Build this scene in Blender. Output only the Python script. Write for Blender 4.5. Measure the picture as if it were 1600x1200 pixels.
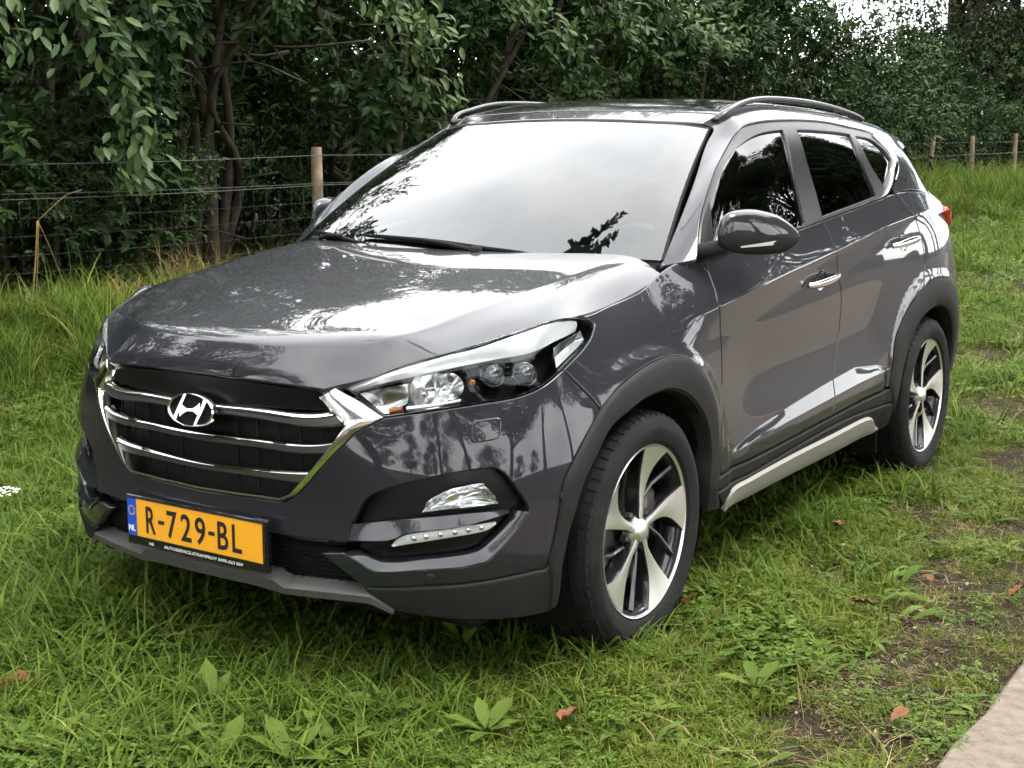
import bpy, bmesh, math, random
import numpy as np
from mathutils import Vector, Matrix
from mathutils.geometry import delaunay_2d_cdt
for o in list(bpy.data.objects): bpy.data.objects.remove(o)
scene=bpy.context.scene; col=scene.collection
random.seed(7); RNG=np.random.default_rng(7)
# ================================================================ camera (fitted to the car: wheels, plate, symmetric corners)
F_PX=2142.5; YAW=-.5840; PITCH=-.1710; ROLL=.0014; CPOS=np.array([2.7025,-3.4284,1.4441])
def cam_axes():
    cy,sy=math.cos(YAW),math.sin(YAW); cp,sp=math.cos(PITCH),math.sin(PITCH); cr,sr=math.cos(ROLL),math.sin(ROLL)
    f=np.array([sy*cp,cy*cp,sp]); r=np.array([cy,-sy,0.]); u=np.cross(r,f)
    return np.stack([r*cr+u*sr,-r*sr+u*cr,f])
RC=cam_axes()
cd=bpy.data.cameras.new('camera'); cam=bpy.data.objects.new('camera',cd); col.objects.link(cam)
cd.sensor_fit='HORIZONTAL'; cd.sensor_width=36; cd.lens=36*F_PX/1600; cd.clip_start=.05; cd.clip_end=2500
cam.matrix_world=Matrix(((RC[0][0],RC[1][0],-RC[2][0],CPOS[0]),(RC[0][1],RC[1][1],-RC[2][1],CPOS[1]),(RC[0][2],RC[1][2],-RC[2][2],CPOS[2]),(0,0,0,1)))
scene.camera=cam
# ================================================================ bright overcast daylight
SUN_EL=math.radians(62); SUN_AZ=math.radians(62)      # azimuth measured from +Y towards +X
world=bpy.data.worlds.new('World'); scene.world=world; world.use_nodes=True
nt=world.node_tree; nt.nodes.clear()
wo=nt.nodes.new('ShaderNodeOutputWorld'); bg=nt.nodes.new('ShaderNodeBackground'); sky=nt.nodes.new('ShaderNodeTexSky')
sky.sky_type='NISHITA'; sky.sun_disc=False; sky.sun_elevation=SUN_EL; sky.sun_rotation=SUN_AZ
sky.air_density=1.0; sky.dust_density=1.5; sky.ozone_density=1.0
hs=nt.nodes.new('ShaderNodeHueSaturation'); hs.inputs['Saturation'].default_value=.30
# cloud cover: one bright white layer over the whole sky with softly varying thickness
tc=nt.nodes.new('ShaderNodeTexCoord'); nz=nt.nodes.new('ShaderNodeTexNoise'); nz.inputs['Scale'].default_value=2.2; nz.inputs['Detail'].default_value=6
cr_=nt.nodes.new('ShaderNodeValToRGB'); e_=cr_.color_ramp.elements; CL=15.5
e_[0].position=.30; e_[0].color=(.62*CL,.66*CL,.72*CL,1); e_[1].position=.72; e_[1].color=(1.25*CL,1.24*CL,1.20*CL,1)
mx=nt.nodes.new('ShaderNodeMix'); mx.data_type='RGBA'; mx.inputs[0].default_value=.82
nt.links.new(tc.outputs['Generated'],nz.inputs['Vector']); nt.links.new(nz.outputs['Fac'],cr_.inputs['Fac'])
nt.links.new(sky.outputs['Color'],hs.inputs['Color']); nt.links.new(hs.outputs['Color'],mx.inputs[6]); nt.links.new(cr_.outputs['Color'],mx.inputs[7])
nt.links.new(mx.outputs[2],bg.inputs['Color']); nt.links.new(bg.outputs[0],wo.inputs[0])
bg.inputs['Strength'].default_value=.15
sd=bpy.data.lights.new('sun','SUN'); so=bpy.data.objects.new('sun',sd); col.objects.link(so)
sd.energy=1.5; sd.angle=math.radians(20); sd.color=(1.0,.96,.90)
sv=Vector((math.sin(SUN_AZ)*math.cos(SUN_EL),math.cos(SUN_AZ)*math.cos(SUN_EL),math.sin(SUN_EL)))
so.rotation_euler=sv.to_track_quat('Z','Y').to_euler(); so.location=(8,-4,20)
vs=scene.view_settings; vs.view_transform='Standard'; vs.look='None'; vs.gamma=1; vs.exposure=1.32; vs.use_curve_mapping=False
scene.render.engine='CYCLES'
cy=scene.cycles; cy.use_denoising=True; cy.use_adaptive_sampling=True; cy.adaptive_threshold=.03; cy.adaptive_min_samples=12; cy.max_bounces=7; cy.diffuse_bounces=2; cy.glossy_bounces=4; cy.transmission_bounces=4; cy.transparent_max_bounces=12
# ================================================================ materials
def sock(n,*names):
    for k in names:
        if k in n.inputs: return n.inputs[k]
def mat(name,color,rough=.5,metal=0,coat=0,coat_rough=.03,spec=.5,noise=None,bump=None,trans=0,emit=None,nvar=None):
    """procedural principled; noise=(scale,amount) colour variation, bump=(scale,strength)"""
    m=bpy.data.materials.new(name); m.use_nodes=True; t=m.node_tree; b=t.nodes['Principled BSDF']
    b.inputs['Base Color'].default_value=(*color,1); b.inputs['Roughness'].default_value=rough; b.inputs['Metallic'].default_value=metal
    b.inputs['Coat Weight'].default_value=coat; b.inputs['Coat Roughness'].default_value=coat_rough
    b.inputs['Specular IOR Level'].default_value=spec
    if noise or bump:
        tc=t.nodes.new('ShaderNodeTexCoord')
    if noise:
        n=t.nodes.new('ShaderNodeTexNoise'); n.inputs['Scale'].default_value=noise[0]; n.inputs['Detail'].default_value=6
        r=t.nodes.new('ShaderNodeValToRGB'); a=noise[1]
        r.color_ramp.elements[0].position=.3; r.color_ramp.elements[1].position=.7
        r.color_ramp.elements[0].color=(*[c*(1-a) for c in color],1); r.color_ramp.elements[1].color=(*[min(1,c*(1+a)) for c in color],1)
        t.links.new(tc.outputs['Object'],n.inputs['Vector']); t.links.new(n.outputs['Fac'],r.inputs['Fac']); t.links.new(r.outputs['Color'],b.inputs['Base Color'])
    if bump:
        n2=t.nodes.new('ShaderNodeTexNoise'); n2.inputs['Scale'].default_value=bump[0]; n2.inputs['Detail'].default_value=4
        bp=t.nodes.new('ShaderNodeBump'); bp.inputs['Strength'].default_value=bump[1]; bp.inputs['Distance'].default_value=.01
        t.links.new(tc.outputs['Object'],n2.inputs['Vector']); t.links.new(n2.outputs['Fac'],bp.inputs['Height']); t.links.new(bp.outputs[0],b.inputs['Normal'])
    return m
def glass(name,tint,ior=1.5,mult=1.9,spec=1.0):
    """thin pane: see-through tint plus a sharp two-sided Fresnel reflection"""
    m=bpy.data.materials.new(name); m.use_nodes=True; t=m.node_tree; t.nodes.clear()
    o=t.nodes.new('ShaderNodeOutputMaterial'); mixn=t.nodes.new('ShaderNodeMixShader'); tr=t.nodes.new('ShaderNodeBsdfTransparent'); g=t.nodes.new('ShaderNodeBsdfGlossy')
    g.inputs['Roughness'].default_value=0.0; tr.inputs['Color'].default_value=(*tint,1)
    fr=t.nodes.new('ShaderNodeFresnel'); fr.inputs['IOR'].default_value=ior
    mu=t.nodes.new('ShaderNodeMath'); mu.operation='MULTIPLY'; mu.inputs[1].default_value=mult; mu.use_clamp=True
    geo=t.nodes.new('ShaderNodeNewGeometry')
    t.links.new(geo.outputs['Normal'],fr.inputs['Normal'])
    t.links.new(fr.outputs[0],mu.inputs[0]); t.links.new(mu.outputs[0],mixn.inputs[0]); t.links.new(tr.outputs[0],mixn.inputs[1]); t.links.new(g.outputs[0],mixn.inputs[2]); t.links.new(mixn.outputs[0],o.inputs[0])
    return m
M={}
M['paint']=mat('grey_metallic_paint',(.0150,.0158,.0195),.45,.25,1.0,.015,spec=.10)
M['plastic']=mat('dark_grey_plastic',(.015,.0145,.014),.65,bump=(900,.08),spec=.16)
M['gloss']=mat('gloss_black',(.006,.006,.007),.12,0,.6,.02)
M['black']=mat('matt_black',(.0035,.0035,.0035),.7,spec=.2)
M['surround']=mat('window_surround_black',(.010,.010,.010),.38,spec=.4)
M['chrome']=mat('chrome',(.82,.81,.79),.07,1)
M['satin']=mat('satin_grey_metal',(.11,.105,.10),.42,.8)
M['recess']=mat('recess_black',(.004,.004,.004),.28,spec=.25)
M['rail']=mat('roof_rail_black',(.02,.02,.021),.3,.3,.4,.1)
M['silver']=mat('silver_sill',(.36,.34,.31),.5,.55)
M['skid']=mat('skid_grey',(.085,.082,.077),.5,.2,spec=.3)
M['rubber']=mat('tyre_rubber',(.011,.011,.011),.8,bump=(60,.15),noise=(14,.35),spec=.2)
M['alloy']=mat('machined_alloy',(.80,.80,.785),.30,.9)
M['alloyblack']=mat('black_alloy',(.012,.012,.013),.2,.2,.5,.05)
M['disc']=mat('brake_disc',(.24,.23,.22),.35,1)
M['ws']=glass('windscreen_glass',(.70,.86,.79),1.52,2.15)
M['sideglass']=glass('front_side_glass',(.42,.48,.45),1.52,1.5)
M['privacy']=glass('privacy_glass',(.035,.035,.04),1.52,1.4)
M['lens']=glass('lamp_lens',(.92,.94,.95),1.5,.8)
M['reflector']=mat('lamp_reflector',(.80,.80,.80),.12,1)
M['lampwhite']=mat('lamp_satin',(.78,.78,.75),.22,.35)
M['amber']=mat('amber_plastic',(.65,.17,.03),.25)
M['red']=mat('red_lamp',(.45,.012,.012),.12,0,.8)
M['plate']=mat('yellow_plate',(.78,.345,.014),.42)
M['platek']=mat('plate_black',(.012,.010,.010),.4)
M['plateb']=mat('plate_blue',(.015,.07,.42),.35)
M['white']=mat('white_print',(.75,.75,.75),.4)
M['yellowprint']=mat('yellow_print',(.70,.45,.03),.4)
M['seat']=mat('seat_cloth',(.030,.031,.033),.8,noise=(30,.3))
M['trim']=mat('dash_plastic',(.022,.023,.025),.6)
M['mirrorglass']=mat('mirror_glass',(.8,.8,.8),.02,1)
# ================================================================ mesh helpers
def new_obj(name,me,m,parent=None):
    o=bpy.data.objects.new(name,me); col.objects.link(o)
    if m is not None and len(me.materials)==0: me.materials.append(m)
    if parent is not None: o.parent=parent
    return o
def mk(name,V,F,m,parent=None,N=None,smooth=True):
    me=bpy.data.meshes.new(name); me.from_pydata([tuple(map(float,v)) for v in V],[],[tuple(int(i) for i in f) for f in F]); me.update()
    if smooth:
        me.polygons.foreach_set('use_smooth',[True]*len(me.polygons))
        if N is not None: me.normals_split_custom_set_from_vertices([tuple(map(float,n)) for n in N])
    return new_obj(name,me,m,parent)
MIR=np.array([-1.,1.,1.])
def mk2(name,V,F,m,parent,N=None,smooth=True,mirror=True):
    a=mk(name,V,F,m,parent,N,smooth)
    if not mirror: return a
    b=mk(name,np.asarray(V)*MIR,[tuple(reversed(f)) for f in F],m,parent,None if N is None else np.asarray(N)*MIR,smooth)
    return a,b
def empty(name,loc=(0,0,0)):
    o=bpy.data.objects.new(name,None); col.objects.link(o); o.location=loc; o.empty_display_size=.1; return o
def tag(o,label,cat,group=None,kind=None):
    if label: o['label']=label
    if cat: o['category']=cat
    if group: o['group']=group
    if kind: o['kind']=kind
    return o
class MB:
    """collects boxes, tubes and lathes into one mesh"""
    def __init__(s): s.V=[]; s.F=[]
    def add(s,V,F):
        b=len(s.V); s.V+= [tuple(v) for v in V]; s.F+=[tuple(i+b for i in f) for f in F]
    def box(s,c,d,R=None,bev=0):
        c=np.array(c,float); d=np.array(d,float)/2
        if bev<=0:
            P=np.array([(x,y,z) for x in(-1,1) for y in(-1,1) for z in(-1,1)])*d
            F=[(0,1,3,2),(4,6,7,5),(0,4,5,1),(2,3,7,6),(0,2,6,4),(1,5,7,3)]
        else:
            P=[];b=np.minimum(bev,d*.9)
            # rounded box: three nested octants -> simple chamfer
            for sx in(-1,1):
                for sy in(-1,1):
                    for sz in(-1,1):
                        sg=np.array([sx,sy,sz])
                        P+= [sg*(d-b*np.array([0,1,1])),sg*(d-b*np.array([1,0,1])),sg*(d-b*np.array([1,1,0]))]
            P=np.array(P); me=bmesh.new(); [me.verts.new(p) for p in P]; bmesh.ops.convex_hull(me,input=me.verts); me.verts.index_update()
            P=np.array([v.co[:] for v in me.verts]); me.verts.ensure_lookup_table(); F=[tuple(v.index for v in f.verts) for f in me.faces]; me.free()
        if R is not None: P=P@np.array(R).T
        s.add(P+c,F)
    def tube(s,pts,r,n=8,cap=True):
        pts=np.asarray(pts,float); k=len(pts); r=np.broadcast_to(np.asarray(r,float),(k,)); T=np.gradient(pts,axis=0); T/=np.linalg.norm(T,axis=1,keepdims=True)+1e-12
        up=np.array([0,0,1.]) if abs(T[0][2])<.9 else np.array([1.,0,0]); V=[]
        a=np.cross(T[0],up); a/=np.linalg.norm(a)
        for i in range(k):
            a=a-T[i]*(a@T[i]); a/=np.linalg.norm(a)+1e-12; b=np.cross(T[i],a)
            for j in range(n):
                t=2*math.pi*j/n; V.append(pts[i]+r[i]*(math.cos(t)*a+math.sin(t)*b))
        F=[(i*n+j,i*n+(j+1)%n,(i+1)*n+(j+1)%n,(i+1)*n+j) for i in range(k-1) for j in range(n)]
        if cap: F+= [tuple(range(n-1,-1,-1)),tuple((k-1)*n+j for j in range(n))]
        s.add(V,F)
    def lathe(s,prof,n=48,axis='x',c=(0,0,0),close=False,a0=0,a1=2*math.pi):
        """prof: (axial, radius)"""
        full=abs(a1-a0-2*math.pi)<1e-6; m=n if full else n+1; V=[]
        for i in range(m):
            t=a0+(a1-a0)*i/n; cs,sn=math.cos(t),math.sin(t)
            for (a,r) in prof:
                p=(a,r*cs,r*sn) if axis=='x' else (r*cs,a,r*sn) if axis=='y' else (r*cs,r*sn,a)
                V.append((p[0]+c[0],p[1]+c[1],p[2]+c[2]))
        k=len(prof); F=[]
        for i in range(n):
            j=(i+1)%m
            for q in range(k-1): F.append((i*k+q,i*k+q+1,j*k+q+1,j*k+q))
            if close: F.append((i*k+k-1,i*k,j*k,j*k+k-1))
        s.add(V,F)
    def build(s,name,m,parent=None,smooth=True,mirror=False,sharp=None):
        a=mk(name,s.V,s.F,m,parent,None,smooth)
        r=[a]
        if mirror: r.append(mk(name,np.asarray(s.V)*MIR,[tuple(reversed(f)) for f in s.F],m,parent,None,smooth))
        for o in r:
            bm=bmesh.new(); bm.from_mesh(o.data); bmesh.ops.recalc_face_normals(bm,faces=bm.faces)
            if sharp:
                for e in bm.edges:
                    if len(e.link_faces)==2 and e.calc_face_angle(0)>math.radians(sharp): e.smooth=False
            bm.to_mesh(o.data); bm.free()
        return a if not mirror else tuple(r)
def sstep(x,a,b):
    t=np.clip((np.asarray(x,float)-a)/(b-a),0,1); return t*t*(3-2*t)
# ================================================================ car body base surfaces (metres; x left of car, y back from front axle, z up)
def project(P):
    q=(np.asarray(P,float)-CPOS)@RC.T
    return np.stack([800+F_PX*q[...,0]/q[...,2],600-F_PX*q[...,1]/q[...,2]],-1)
def pk(u,v,x=None,y=None,z=None):
    d=np.array([(u-800)/F_PX,-(v-600)/F_PX,1.])@RC
    t=((x-CPOS[0])/d[0] if x is not None else (y-CPOS[1])/d[1] if y is not None else (z-CPOS[2])/d[2])
    return CPOS+t*d
# ---------------------------------------------------------------- natural cubic spline basis
class Spl:
    def __init__(s,k):
        s.k=np.asarray(k,float); n=len(k); h=np.diff(s.k); A=np.eye(n); B=np.zeros((n,n))
        for i in range(1,n-1):
            A[i,i-1]=h[i-1]; A[i,i]=2*(h[i-1]+h[i]); A[i,i+1]=h[i]
            B[i,i-1]=6/h[i-1]; B[i,i]=-6/h[i-1]-6/h[i]; B[i,i+1]=6/h[i]
        s.M=np.linalg.solve(A,B)
    def basis(s,t):
        t=np.asarray(t,float); k=s.k; n=len(k)
        i=np.clip(np.searchsorted(k,t)-1,0,n-2); h=k[i+1]-k[i]
        a=(k[i+1]-t)/h; b=(t-k[i])/h
        W=np.zeros(t.shape+(n,)); idx=np.arange(len(t))
        W[idx,i]+=a; W[idx,i+1]+=b
        # linear extrapolation outside
        inside=(t>=k[0])&(t<=k[-1])
        ca=np.where(inside,(a**3-a)*h*h/6,0); cb=np.where(inside,(b**3-b)*h*h/6,0)
        W+=ca[:,None]*s.M[i]+cb[:,None]*s.M[i+1]
        return W
class Surf:
    """tensor product natural cubic spline through a control grid P[i,j]; (u,v) are in metres"""
    def __init__(s,P,uk,vk,disp=None):
        s.P=np.asarray(P,float); s.U=Spl(uk); s.V=Spl(vk); s.disp=disp; s.grid=None
    def base(s,u,v):
        return np.einsum('ni,nj,ijk->nk',s.U.basis(u),s.V.basis(v),s.P)
    def pos(s,u,v):
        u=np.atleast_1d(np.asarray(u,float)); v=np.atleast_1d(np.asarray(v,float))
        p=s.base(u,v)
        return s.disp(p,u,v) if s.disp else p
    def nrm(s,u,v,e=2e-3):
        u=np.atleast_1d(np.asarray(u,float)); v=np.atleast_1d(np.asarray(v,float))
        du=s.pos(u+e,v)-s.pos(u-e,v); dv=s.pos(u,v+e)-s.pos(u,v-e)
        n=np.cross(du,dv); return n/(np.linalg.norm(n,axis=1,keepdims=True)+1e-12)
    def pick(s,px):
        """(u,v) of the surface points seen at photo pixels px"""
        px=np.atleast_2d(np.asarray(px,float))
        if s.grid is None:
            uu=np.linspace(s.U.k[0],s.U.k[-1],260); vv=np.linspace(s.V.k[0],s.V.k[-1],90)
            G=np.stack(np.meshgrid(uu,vv,indexing='ij'),-1).reshape(-1,2)
            p=s.pos(G[:,0],G[:,1]); n=s.nrm(G[:,0],G[:,1])
            face=((CPOS-p)*n).sum(1)*getattr(s,'sgn',1)>-0.02
            s.grid=(G,project(p),face)
        G,Q,face=s.grid; out=[]
        for c in px:
            d=((Q-c)**2).sum(1)+np.where(face,0,1e7); i=d.argmin(); w=G[i].copy()
            for it in range(12):
                e=1e-4
                a=np.array([w,w+[e,0],w+[0,e]]); q=project(s.pos(a[:,0],a[:,1])); r=q[0]-c
                J=np.stack([(q[1]-q[0])/e,(q[2]-q[0])/e],1)
                try: st=np.linalg.solve(J,-r)
                except Exception: break
                m=np.abs(st).max()
                w=w+st*min(1,.05/max(m,1e-9))
            out.append(w)
        return np.array(out)
# ---------------------------------------------------------------- A : lower body wrap
LV=[0,.14,.3,.47,.64,.82,1.]
def build_A():
    cols=[]   # each column: 7 points
    # front columns: bottom plan, mid plan, top point
    cy=[-.80,-.862,-.885,-.872,-.876,-.884,-.862]
    front=[ # (bottom x,y,z) (mid x,y) (top x,y,z)
     ((0,-.80,.215),(0,-.872),(0,-.862,.842)),
     ((.22,-.795,.215),(.22,-.862),(.22,-.853,.84)),
     ((.42,-.77,.215),(.42,-.836),(.40,-.822,.835)),
     ((.58,-.735,.215),(.595,-.778),(.53,-.728,.885)),
     ((.72,-.665,.215),(.725,-.698),(.65,-.62,.929)),
     ((.80,-.585,.215),(.815,-.605),(.742,-.445,.968)),
     ((.845,-.495,.215),(.878,-.505),(.795,-.335,.993)),
     ((.855,-.40,.215),(.915,-.41),(.805,-.23,.99)),
    ]
    for (b,m,t) in front:
        b,t=np.array(b,float),np.array(t,float); col=[]
        for k,f in enumerate(LV):
            z=b[2]+(t[2]-b[2])*f
            dy=cy[k]-cy[3]
            if f<=.47:
                w={0:0,.14:.80,.3:1.0,.47:1.0}[f]
                xy=b[:2]*(1-w)+np.array(m)*w
                if f in(.14,.3): xy=xy+np.array([0,dy*(1-.9*m[0]) if f==.3 else 0])
            else:
                w={.64:.14,.82:.46,1.:1.}[f]
                xy=np.array(m)*(1-w)+t[:2]*w
                if f<1: xy=xy+np.array([0,dy*max(0,1-2*m[0])])
            col.append((xy[0],xy[1],z))
        cols.append(col)
    side=[ # y at bottom, mid, top ; zb, zt ; x per level
     (-.15,-.16,-.06,.22,1.000,(.855,.895,.915,.924,.922,.880,.795)),
     (.15,.15,.18,.23,1.030,(.855,.897,.912,.918,.914,.875,.785)),
     (.45,.44,.37,.235,1.090,(.850,.893,.903,.898,.895,.883,.785)),
     (.80,.80,.78,.24,1.118,(.842,.890,.899,.886,.883,.887,.832)),
     (1.25,1.25,1.25,.245,1.155,(.840,.890,.899,.884,.881,.886,.838)),
     (1.70,1.70,1.70,.25,1.196,(.840,.890,.901,.887,.884,.887,.838)),
     (2.12,2.12,2.06,.25,1.230,(.845,.893,.907,.900,.893,.889,.833)),
     (2.45,2.45,2.36,.25,1.256,(.850,.896,.916,.915,.906,.890,.825)),
     (2.80,2.80,2.74,.25,1.252,(.850,.897,.920,.922,.912,.888,.812)),
     (3.10,3.10,3.06,.26,1.215,(.830,.870,.892,.893,.882,.852,.785)),
     (3.32,3.34,3.30,.27,1.165,(.765,.81,.83,.83,.815,.785,.735)),
     (3.44,3.48,3.44,.28,1.13,(.62,.68,.70,.70,.68,.65,.58)),
     (3.50,3.56,3.50,.29,1.11,(.34,.36,.37,.37,.36,.34,.30)),
     (3.51,3.575,3.52,.29,1.10,(0,0,0,0,0,0,0)),
    ]
    for (yb,ym,yt,zb,zt,xs) in side:
        col=[]
        for k,f in enumerate(LV):
            y=yb+(ym-yb)*min(1,f/.3) if f<.47 else ym+(yt-ym)*((f-.47)/.53)**1.5
            col.append((xs[k],y,zb+(zt-zb)*f))
        cols.append(col)
    P=np.array(cols)
    mid=P[:,3]; uk=np.concatenate([[0],np.cumsum(np.linalg.norm(np.diff(mid,axis=0),axis=1))])
    vk=np.array(LV)*.85
    return P,uk,vk
# ---------------------------------------------------------------- C : greenhouse (pillars, side glass, roof)
def build_C():
    st=[
     [(.765,.36,1.085),(.715,.595,1.245),(.655,.825,1.39),(.607,.985,1.478),(.580,1.055,1.513),(.45,1.032,1.530),(.22,1.008,1.541),(0,1.0,1.545)],
     [(.832,.455,1.100),(.775,.655,1.285),(.708,.885,1.415),(.660,1.06,1.482),(.610,1.13,1.540),(.48,1.14,1.566),(.24,1.13,1.576),(0,1.125,1.579)],
     [(.836,.61,1.112),(.781,.79,1.2955),(.7145,.99,1.430),(.662,1.137,1.502),(.6085,1.20,1.556),(.48,1.21,1.585),(.24,1.205,1.596),(0,1.20,1.600)],
     [(.838,.93,1.132),(.786,1.06,1.312),(.722,1.20,1.452),(.664,1.29,1.529),(.606,1.34,1.578),(.48,1.36,1.608),(.24,1.36,1.621),(0,1.36,1.625)],
     [(.840,1.45,1.172),(.790,1.52,1.335),(.727,1.60,1.472),(.664,1.65,1.549),(.602,1.68,1.592),(.48,1.70,1.619),(.24,1.70,1.633),(0,1.70,1.637)],
     [(.835,2.03,1.226),(.787,2.06,1.360),(.725,2.12,1.468),(.660,2.18,1.534),(.598,2.20,1.580),(.48,2.22,1.602),(.24,2.22,1.621),(0,2.22,1.625)],
     [(.823,2.40,1.259),(.777,2.46,1.362),(.718,2.53,1.444),(.655,2.60,1.497),(.592,2.64,1.548),(.48,2.66,1.574),(.24,2.66,1.588),(0,2.66,1.592)],
     [(.808,2.80,1.250),(.760,2.83,1.338),(.700,2.87,1.412),(.640,2.92,1.468),(.580,2.96,1.516),(.47,2.98,1.545),(.24,3.0,1.560),(0,3.0,1.565)],
     [(.745,3.22,1.190),(.690,3.11,1.285),(.640,3.075,1.370),(.600,3.10,1.440),(.560,3.14,1.485),(.46,3.18,1.520),(.24,3.22,1.538),(0,3.23,1.544)],
    ]
    P=np.array(st)
    uk=np.concatenate([[0],np.cumsum(np.linalg.norm(np.diff(P[:,2],axis=0),axis=1))])
    vk=np.concatenate([[0],np.cumsum(np.linalg.norm(np.diff(P[4],axis=0),axis=1))])
    return P,uk,vk
# ---------------------------------------------------------------- D : windscreen
def build_D():
    base=[(0,.262,1.098),(.22,.272,1.099),(.45,.300,1.100),(.64,.338,1.101),(.752,.372,1.098)]
    top=[(0,.995,1.541),(.19,1.000,1.538),(.37,1.015,1.531),(.50,1.033,1.522),(.577,1.05,1.510)]
    rows=[]
    for k,f in enumerate((0,.33,.67,1.)):
        r=[]
        for b,t in zip(base,top):
            p=np.array(b)*(1-f)+np.array(t)*f; bul=4*f*(1-f)
            p=p+np.array([0,-.52,.85])*.022*bul
            r.append(p)
        rows.append(r)
    P=np.array(rows)      # u: base->top , v: centre->pillar
    return P,np.array([0,.28,.57,.86]),np.array([0,.22,.45,.65,.76])
# ---------------------------------------------------------------- H : hood (u across, v back)
def build_H():
    rows=[
     [(0,-.862,.842),(.20,-.853,.8405),(.335,-.838,.838),(.372,-.832,.837),(.402,-.825,.836)],
     [(0,-.842,.890),(.225,-.829,.888),(.385,-.795,.880),(.44,-.777,.873),(.485,-.765,.864)],
     [(0,-.800,.930),(.24,-.778,.932),(.43,-.715,.932),(.51,-.690,.920),(.575,-.690,.903)],
     [(0,-.690,.966),(.26,-.660,.968),(.49,-.590,.964),(.585,-.585,.952),(.66,-.605,.932)],
     [(0,-.490,1.010),(.29,-.465,1.011),(.545,-.42,1.003),(.665,-.42,.993),(.742,-.445,.968)],
     [(0,-.260,1.050),(.31,-.245,1.050),(.595,-.22,1.042),(.715,-.24,1.028),(.802,-.29,.993)],
     [(0,-.030,1.082),(.31,-.020,1.082),(.625,-.01,1.074),(.725,-.03,1.056),(.797,-.06,1.000)],
     [(0,.130,1.100),(.31,.140,1.101),(.635,.165,1.098),(.722,.17,1.081),(.788,.19,1.032)],
     [(0,.250,1.111),(.30,.270,1.112),(.62,.322,1.116),(.700,.335,1.102),(.772,.335,1.060)],
    ]
    P=np.array(rows).transpose(1,0,2)
    vk=np.concatenate([[0],np.cumsum(np.linalg.norm(np.diff(P[1],axis=0),axis=1))])
    uk=np.array([0,.29,.545,.64,.72])
    return P,uk,vk
# ---------------------------------------------------------------- door crease, lower door facet and arch flares pressed into the side
def _tab(y,ys,zs): return np.interp(y,ys,zs)
def disp_A(p,u,v):
    s=np.sign(p[:,0]); y=p[:,1]; z=p[:,2]; p=p.copy()
    side=sstep(np.abs(p[:,0]),.72,.82)*sstep(y,-.35,-.1)*(1-sstep(y,3.0,3.25))
    zc=_tab(y,[.1,.277,.337,.496,1.109,1.519,2.048,2.584,3.0],[.86,.913,.934,.954,1.021,1.062,1.126,1.166,1.185])
    a=.011*sstep(y,.22,.5)*(1-sstep(y,2.45,2.9)); t=z-zc
    d=a*np.where(t>0,np.exp(-np.maximum(t,0)/.07),np.exp(np.minimum(t,0)/.028))-.6*a*np.exp(-((t+.085)/.055)**2)
    zu=_tab(y,[.60,.80,1.04,1.4,1.75,2.0,2.1],[.475,.512,.538,.568,.592,.572,.545]); zl=_tab(y,[.60,.8,1.04,1.52,2.04],[.470,.486,.496,.516,.540])
    w=np.maximum(zu-zl,.012); fade=sstep(y,.55,.72)*(1-sstep(y,2.02,2.14))
    d=d+.012*fade*np.clip((zu-z)/w,0,1)*(1-.85*sstep(z,.36,.30))
    # soft dish above the facet
    d=d-.008*np.exp(-((z-.70)/.12)**2)*sstep(y,.5,.8)*(1-sstep(y,1.9,2.2))
    for yc,k in ((0,.505),(2.67,.54)):
        q=(np.abs((y-yc-.02)/1.03)**2.4+np.abs((z-.345)/.98)**2.4)**(1/2.4)
        d=d+.012*(1-sstep(q,k,k+.05))
    p[:,0]+=s*d*side
    return p
_P,_u,_v=build_A()
A=Surf(np.concatenate([_P[:0:-1]*MIR,_P]),np.concatenate([-_u[:0:-1],_u]),_v,disp_A)
_P,_u,_v=build_C()
C=Surf(np.concatenate([_P,_P[:,-2::-1]*MIR],1),_u,np.concatenate([_v,2*_v[-1]-_v[-2::-1]])); CV=_v[-1]
_P,_u,_v=build_D(); _P=_P.transpose(1,0,2)
D=Surf(np.concatenate([_P[:0:-1]*MIR,_P]),np.concatenate([-_v[:0:-1],_v]),_u)
_P,_u,_v=build_H(); HVC=_v[2]; HUC=_u[2]; HV1=_v[-1]; HU1=_u[-1]
def disp_H(p,u,v):
    d=np.minimum(v-HVC-.10*np.clip(np.abs(u)-.42,0,1),HUC+.02-np.abs(u)); k=-.008*np.where(d>0,0,1-np.exp(np.minimum(d,0)/.035))*np.clip(1-.0*d,0,1)
    p=p.copy(); p[:,2]+=k*.8*sstep(v,.02,.08)*(1-.75*sstep(v,HV1-.35,HV1)); p[:,1]-=k*.5*sstep(v,.02,.08)*(1-sstep(v,HVC,HVC+.2)); return p
H=Surf(np.concatenate([_P[:0:-1]*MIR,_P]),np.concatenate([-_u[:0:-1],_u]),_v,disp_H)
# lines of extra mesh points that follow the pressed creases
def crease_pts():
    out=[]; vv=np.linspace(.05,.84,160)
    for u in np.arange(1.6,5.0,.010):
        p=A.base(np.full(160,u),vv); y=p[:,1].mean(); z=p[:,2]
        zc=_tab(y,[.1,.277,.337,.496,1.109,1.519,2.048,2.584,3.0],[.86,.913,.934,.954,1.021,1.062,1.126,1.166,1.185])
        zu=_tab(y,[.60,.80,1.04,1.4,1.75,2.0,2.1],[.475,.512,.538,.568,.592,.572,.545]); zl=_tab(y,[.60,.8,1.04,1.52,2.04],[.470,.486,.496,.516,.540])
        L=[zc+k for k in (-.03,-.016,-.007,0,.007,.018)]
        if .58<y<2.12: L+=[zu+.008,zu,zu-.006,zl+.006,zl,zl-.008] if zu-zl>.015 else [zu+.008,zu,zl,zl-.008]
        for q in L: out.append((u,float(np.interp(q,z,vv))))
    return np.array(out)
A_EXTRA=crease_pts()
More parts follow.
